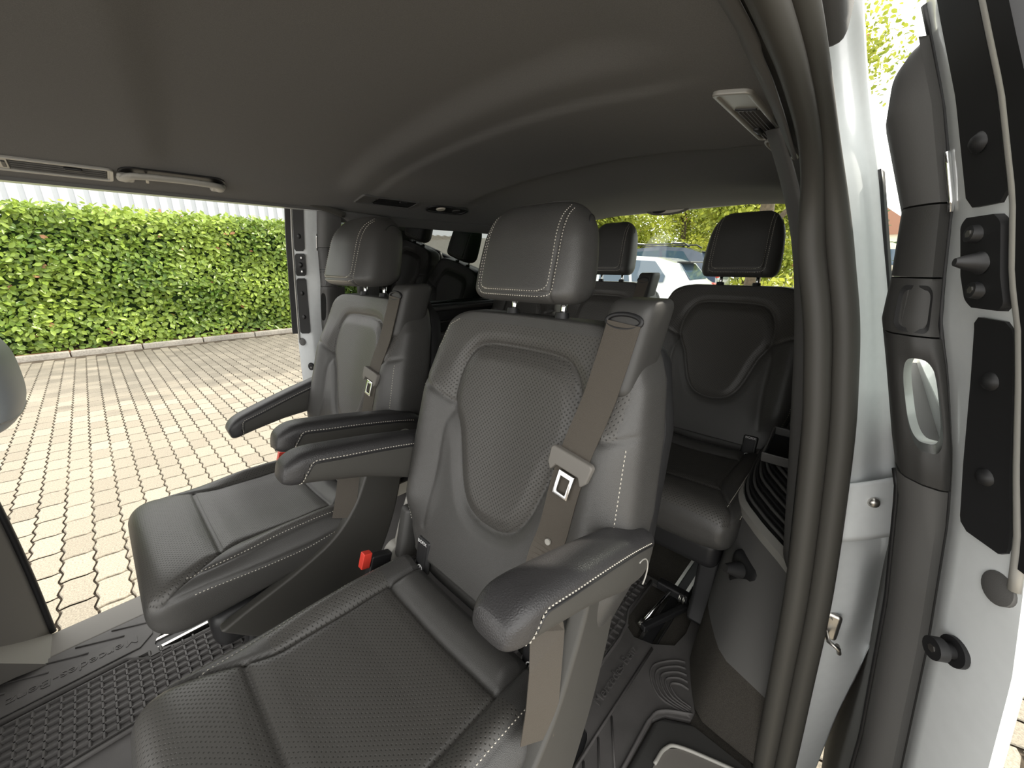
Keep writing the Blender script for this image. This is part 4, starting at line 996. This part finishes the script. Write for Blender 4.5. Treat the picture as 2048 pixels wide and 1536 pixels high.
Vp = [(x * .965, y * .93, 0.0) for x, y in OUT] + [(x, y, -.004) for x, y in OUT] + [(x, y, -.03) for x, y in OUT]
Fp = [tuple(range(nO))] + [(i, nO + i, nO + (i + 1) % nO, (i + 1) % nO) for i in range(nO)] + [(nO + i, 2 * nO + i, 2 * nO + (i + 1) % nO, nO + (i + 1) % nO) for i in range(nO)]
pme = bpy.data.meshes.new('paver'); pme.from_pydata(Vp, [], Fp); pme.materials.append(M['paver']); pme.update()
Bm = bmesh.new(); Bm.from_mesh(pme); bmesh.ops.recalc_face_normals(Bm, faces=Bm.faces); Bm.to_mesh(pme); Bm.free()
spots = []
for j in range(-24, 80):
    y = -.05 + (j + .5) * PY_
    for i in range(-43, 30):
        x = (i + (.5 if j % 2 else 0)) * PX_ + .05
        if x < -10.78: continue
        if x > -1.85 and y < 0.0 and x < -.3: continue
        if -1.5 < x < -.15 and y < 1.9: continue
        spots.append((x, y))
cpos = Vector((0, 0, 1.62))
def vis(p):
    x, y = p; th = math.atan2(-x, y); return x < -1.9 and y / x < .12 and y / -x < .95 and y > x * -1 * -.12 - .2
spots.sort(key=lambda p: (0 if vis(p) else 1, p[0] ** 2 + p[1] ** 2))
for k, (x, y) in enumerate(spots[:300]):
    o = link('paver', pme, pv, (x, y, random.uniform(-.001, .001))); o.rotation_euler = (random.uniform(-.006, .006), random.uniform(-.006, .006), random.uniform(-.006, .006))
rest = np.array(spots[300:]); VV = (np.array(Vp)[None] + np.c_[rest, np.zeros(len(rest))][:, None, :]).reshape(-1, 3); n0 = len(Vp)
FF = [tuple(i + k * n0 for i in f) for k in range(len(rest)) for f in Fp[:1 + nO]]
me = bpy.data.meshes.new('paver_field'); me.from_pydata(VV.tolist(), [], FF); me.materials.append(M['paver'])
a = me.attributes.new('tone', 'FLOAT', 'POINT'); a.data.foreach_set('value', np.repeat(rng.random(len(rest)), n0)); me.update()
pf = link('paver_field', me, pv); pf['kind'] = 'stuff'
# kerb stones, mulch bed
kb = empty('kerb', (0, 0, GZ)); tag(kb, 'row of grey kerb stones below the hedge', kind='structure')
for k in range(30):
    s = MB(); y = -6 + k * 1.0; s.box((-10.90, y, .03), (.12, .985, .12)); s.build('kerb_stone', 'kerb', kb, bevel=.02)
s = MB(); s.box((-12.0, 6, .03), (2.1, 34, .10)); tag(s.build('mulch_bed', 'soil', loc=(0, 0, GZ)), 'strip of reddish bark mulch under the hedge', kind='structure')
# leaf helper
def leaves(name, P, N, size, m, parent=None, aspect=.55, tone=None, fold=.25):
    """P: leaf base points, N: normals, one folded 4-triangle leaf for each"""
    n = len(P); N = N / np.linalg.norm(N, axis=1)[:, None]
    r = rng.normal(size=(n, 3)); T = np.cross(N, r); T /= np.linalg.norm(T, axis=1)[:, None] + 1e-9; B = np.cross(N, T)
    s = (size * rng.uniform(.65, 1.25, n))[:, None]; w = s * aspect / 2
    q = lambda t, b, h: P + T * s * t + B * w * b + N * s * fold * h
    pts = np.stack([P, q(.22, .8, .3), q(.62, .95, .35), q(1, 0, -.1), q(.62, -.95, .35), q(.22, -.8, .3)], 1)
    V = pts.reshape(-1, 3); base = np.arange(n) * 6
    F = np.stack([base, base + 1, base + 2, base, base + 2, base + 3, base, base + 3, base + 4, base, base + 4, base + 5], 1).reshape(-1, 3)
    me = bpy.data.meshes.new(name); me.from_pydata(V.tolist(), [], F.tolist()); me.materials.append(M[m])
    t = np.clip(rng.normal(.45, .22, n) if tone is None else tone, 0, .95); t = np.where(rng.random(n) < .006, 1, t)
    a = me.attributes.new('tone', 'FLOAT', 'POINT'); a.data.foreach_set('value', np.repeat(t, 6)); me.update(); me.shade_smooth()
    return link(name, me, parent)
# laurel hedge, clipped
hg = empty('hedge', (-11.55, 0, GZ)); tag(hg, 'long clipped bright green laurel hedge behind the kerb', 'hedge')
HT = 2.58
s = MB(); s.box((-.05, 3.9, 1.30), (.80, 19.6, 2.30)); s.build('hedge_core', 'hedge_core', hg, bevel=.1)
def hedge_pts(n):
    y = rng.uniform(-6, 13.8, n); z = .06 + (HT - .05) * rng.random(n) ** .9; x = .50 + .05 * np.sin(y * 2.1) + .04 * np.sin(z * 5 + y) + rng.normal(0, .035, n)
    N = np.c_[np.full(n, 1.0) + rng.normal(0, .35, n), rng.normal(0, .45, n), .55 + rng.normal(0, .4, n)]; return np.c_[x, y, z], N
P1, N1 = hedge_pts(30000)
m_ = 9000; P2 = np.c_[rng.uniform(-.5, .55, m_), rng.uniform(-6, 13.8, m_), HT + rng.normal(0, .05, m_) + .05 * np.sin(rng.uniform(0, 6, m_))]; N2 = np.c_[rng.normal(.3, .7, m_), rng.normal(0, .7, m_), rng.normal(.8, .5, m_)]
P_, N_ = np.r_[P1, P2], np.r_[N1, N2]; cl = .5 + .18 * np.sin(P_[:, 1] * 1.7 + P_[:, 2] * 2.3) + .12 * np.sin(P_[:, 1] * 4.1 - P_[:, 2] * 3.1)
lv = leaves('leaves', P_, N_, .115, 'leaf', hg, .56, cl + rng.normal(0, .2, len(P_)) + .25 * (P_[:, 2] > 2.3)); lv['kind'] = 'stuff'  # top leaves get a lighter tone: sunlight on the hedge top put into colour
# white ribbed wall behind the hedge
wb = empty('building_wall', (-14.2, 5, GZ)); tag(wb, 'white ribbed metal wall of a hall behind the hedge', kind='structure')
s = MB(); s.box((-.1, 0, 3.0), (.16, 36, 6.0)); s.build('wall_sheet', 'cladding', wb)
for k in range(118):
    s = MB(); s.box((0, -14 + k * .25, 3.0), (.03, .035, 6.0)); o = s.build('rib', 'cladding', wb) if k == 0 else None
    if k == 0: r0 = o; r0.location = (0, 0, 0)
    else: c = r0.copy(); c.location = (0, k * .25, 0); COL.objects.link(c); c.parent = wb
# rising forecourt and verge behind the van
V = [(-9.5, 5.2, GZ - .01), (6, 5.2, GZ - .01), (6, 8.5, -.28), (-9.5, 8.5, -.28), (6, 40, -.2), (-9.5, 40, -.2)]
Vb = [(x, y, z - .3) for x, y, z in V]
fc = mesh('forecourt', V + Vb, [(0, 1, 2, 3), (3, 2, 4, 5), (6, 9, 8, 7), (9, 11, 10, 8), (0, 6, 7, 1), (5, 4, 10, 11)], 'kerb'); tag(fc, 'pale parking ground rising behind the van', kind='structure')
# cars: built along x, nose towards -x
def car(label, loc, H, L, body, group, rz=0, rack=False):
    root = empty('car', loc, rz); tag(root, label, 'car', group)
    sx, sz = L / 4.3, H / 1.55
    prof = [(-2.12, .30), (-2.15, .55), (-2.05, .78), (-1.25, .95), (-.55, 1.38), (-.2, 1.50), (.5, 1.55), (1.2, 1.50), (1.62, 1.38), (1.92, 1.02), (2.08, .92), (2.13, .60), (2.08, .32)]
    def bodyshell(pr, hw, top_in, name, m):
        RG = []
        for t in np.linspace(-1, 1, 13):
            e = (1 - abs(t) ** 5) ** .5 * .06; RG.append([(x * sx * (.985 + .015 * (1 - abs(t) ** 4)), t * (hw - top_in * max(0, (z - .92) / .6)), z * sz - .0 * e) for x, z in pr])
        V, F = rings_mesh(np.array(RG)); o = mesh(name, V, F, m, root, smooth=True, angle=30); return o
    bs = bodyshell(prof, .88, .16, 'body', body)
    gl = [[(-1.05, .99), (-.52, 1.34), (-.22, 1.42), (-.22, .99)], [(-.14, .99), (-.14, 1.43), (.50, 1.46), (.62, .99)], [(.70, .99), (.58, 1.455), (1.15, 1.42), (1.42, 1.12), (1.40, .99)]]
    for s_ in (-1, 1):
        for g_ in gl:
            yv = lambda z: s_ * (.884 - .16 * max(0, (z - .92) / .6)); V = [(x * sx, yv(z), z * sz) for x, z in g_] + [(x * sx, yv(z) - s_ * .02, z * sz) for x, z in g_]; n = len(g_)
            mesh('side_window', V, [tuple(range(n)), tuple(range(2 * n - 1, n - 1, -1))] + [(a, (a + 1) % n, n + (a + 1) % n, n + a) for a in range(n)], 'carglass', root)
    V, F = prism([(-.66, .0), (.66, .0), (.52, .32), (-.52, .32)], 0, 0, .02); V = [((1.90 - .86 * v[2] + v[0]) * sx, v[1], (1.05 + v[2]) * sz) for v in V]; mesh('rear_window', V, F, 'carglass', root)
    for x in (-1.35, 1.30):
        for s_ in (-1, 1):
            c = MB(); c.tube([(x * sx, s_ * .62, .33), (x * sx, s_ * .88, .33)], .33, 24); w_ = c.build('wheel', 'tyre', root, smooth=True, angle=40)
            c = MB(); c.tube([(x * sx, s_ * .88, .33), (x * sx, s_ * .895, .33)], .20, 10); c.build('rim', 'steel', w_)
    c = MB(); c.box((1.70 * sx, 0, 1.40 * sz), (.28, 1.1, .03)); c.build('spoiler', 'dark', root, bevel=.01)
    for s_ in (-1, 1):
        c = MB(); c.box((2.05 * sx, s_ * .70, .88 * sz), (.12, .22, .14)); c.build('tail_light', 'red', root, bevel=.03)
        if rack:
            c = MB(); c.tube([(-.6, s_ * .60, H - .02), (-.5, s_ * .60, H + .06), (1.2, s_ * .60, H + .06), (1.35, s_ * .60, H - .04)], .022, 10); c.build('roof_rail', 'dark', root, smooth=True)
    if rack:
        for x in (-.2, .9):
            c = MB(); c.tube([(x, -.68, H + .10), (x, .68, H + .10)], .02, 8); c.build('cross_bar', 'steel', root, smooth=True)
    return root
car('white hatchback parked behind the van, seen between the rear headrests', (-4.95, 9.2, -.27), 1.56, 4.2, 'carwhite', 'parked cars behind the van', R(4))
car('dark blue estate car with roof rails, behind the white hatchback', (-5.75, 12.6, -.26), 1.88, 4.6, 'navy', 'parked cars behind the van', R(3), True)
# trees
def tree(label, loc, hgt, rad, n, m='treeleaf', trunk=.16, size=.22, zc=.62, group=None, sq=1.0):
    root = empty('tree', loc); tag(root, label, 'tree', group)
    c = MB(); c.tube([(0, 0, 0), (.08, .05, hgt * .35), (-.05, .1, hgt * .75)], [trunk, trunk * .8, trunk * .3], 10); c.build('trunk', 'bark', root, smooth=True)
    for k in range(6):
        a = k * 1.05 + .3; h0 = hgt * (.3 + .07 * k); c = MB(); c.tube([(0, 0, h0), (math.cos(a) * rad * .4, math.sin(a) * rad * .4, h0 + hgt * .12), (math.cos(a) * rad * .75, math.sin(a) * rad * .75, h0 + hgt * .17)], [trunk * .4, trunk * .25, trunk * .1], 7); c.build('branch', 'bark', root, smooth=True)
    cc = rng.normal(size=(60, 3)); cc /= np.linalg.norm(cc, axis=1)[:, None]; cc *= rng.uniform(.3, .95, (60, 1)); cc[:, :2] *= rad; cc[:, 2] *= hgt * (1 - zc) * .95 * sq; cc[:, 2] += hgt * zc
    idx = rng.integers(0, 60, n); P = cc[idx] + rng.normal(0, rad * .15, (n, 3)); P[:, 2] = np.maximum(P[:, 2], .3)
    o = leaves('foliage', P, rng.normal(size=(n, 3)) + np.array([0, 0, .8]), size, m, root, .6, rng.random(60)[idx] * .5 + rng.random(n) * .5); o['kind'] = 'stuff'; return root
TG = 'trees beyond the parked cars'
for k, (x, y, h_, r_) in enumerate([(-9.6, 25.0, 8.5, 2.3), (-9.6, 17.6, 6.8, 2.0), (-4.4, 29.5, 9.2, 2.3), (-4.2, 18.0, 7.0, 2.0)]):
    tree(['leafy tree beyond the cars, leftmost seen through the rear window', 'tall leafy tree beyond the cars, behind the roof rails', 'leafy tree beyond the cars, behind the near rear headrest', 'leafy tree beyond the cars, beside the near pillar'][k], (x, y, -.22), h_, r_, 16000, size=.17, zc=.42, group=TG, sq=1.0)
tree('broad-leaved tree whose branches hang above the near sliding door', (-2.1, 9.4, -.26), 6.2, 1.6, 9000, size=.085, zc=.74)
def spruce(label, loc, h_, r_, n):
    root = empty('spruce', loc); tag(root, label, 'tree')
    c = MB(); c.tube([(0, 0, 0), (0, 0, h_)], [.12, .02], 8); c.build('trunk', 'bark', root, smooth=True)
    t = rng.random(n) ** .7; k = np.floor(rng.random(n) * 18) / 18; z = h_ * (.12 + .86 * k); R_ = r_ * (1 - k) ** .8; a = np.floor(rng.random(n) * 11) / 11 * 2 * np.pi + k * 9; rr = R_ * t
    P = np.c_[rr * np.cos(a) + rng.normal(0, .05, n), rr * np.sin(a) + rng.normal(0, .05, n), z - .25 * rr + rng.normal(0, .05, n)]
    o = leaves('needles', P, rng.normal(size=(n, 3)) + np.array([0, 0, 1.]), .15, 'pine', root, .28); o['kind'] = 'stuff'
spruce('green spruce beyond the sliding door, at the right edge', (1.15, 6.6, -.4), 6.5, 1.35, 9000)
spruce('small conifer seen in the gap between pillar and sliding door', (-.62, 17.0, -.23), 2.9, .55, 3500)
hs = empty('house', (-1.25, 39, -.2)); tag(hs, 'small pale house far behind the van, in the gap beside the pillar', 'house')
c = MB(); c.box((0, 0, 1.6), (4, 5, 3.2)); c.build('house_wall', 'house', hs)
V, F = prism([(-2.3, 3.2), (2.3, 3.2), (0, 5.0)], 1, -2.7, 2.7); mesh('house_roof', V, F, 'rooftile', hs)
for dx in (-1, 1): c = MB(); c.box((dx, -2.52, 1.8), (.8, .06, 1.0)); c.build('house_window', 'carglass', hs)
# unseen tree, added so that its crown dapples the paving with shade
tree('unseen tall tree added to shade the paving, hidden by the roof of the van', (-6.4, 7.9, GZ), 7.2, 2.6, 5200, size=.2, zc=.72)
# grassy verge
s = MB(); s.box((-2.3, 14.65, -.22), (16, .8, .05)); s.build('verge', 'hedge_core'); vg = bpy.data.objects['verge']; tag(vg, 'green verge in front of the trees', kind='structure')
n = 7000; P = np.c_[rng.uniform(-10.5, 6, n), rng.uniform(14.3, 15.0, n), rng.uniform(-.2, .9, n) * rng.random(n)]
g_ = leaves('verge_bushes', P, rng.normal(size=(n, 3)) + np.array([0, 0, .6]), .2, 'treeleaf', None, .5, rng.random(n) * .5 + .5); tag(g_, 'low yellow-green bushes along the verge below the trees', 'bushes', kind='stuff')
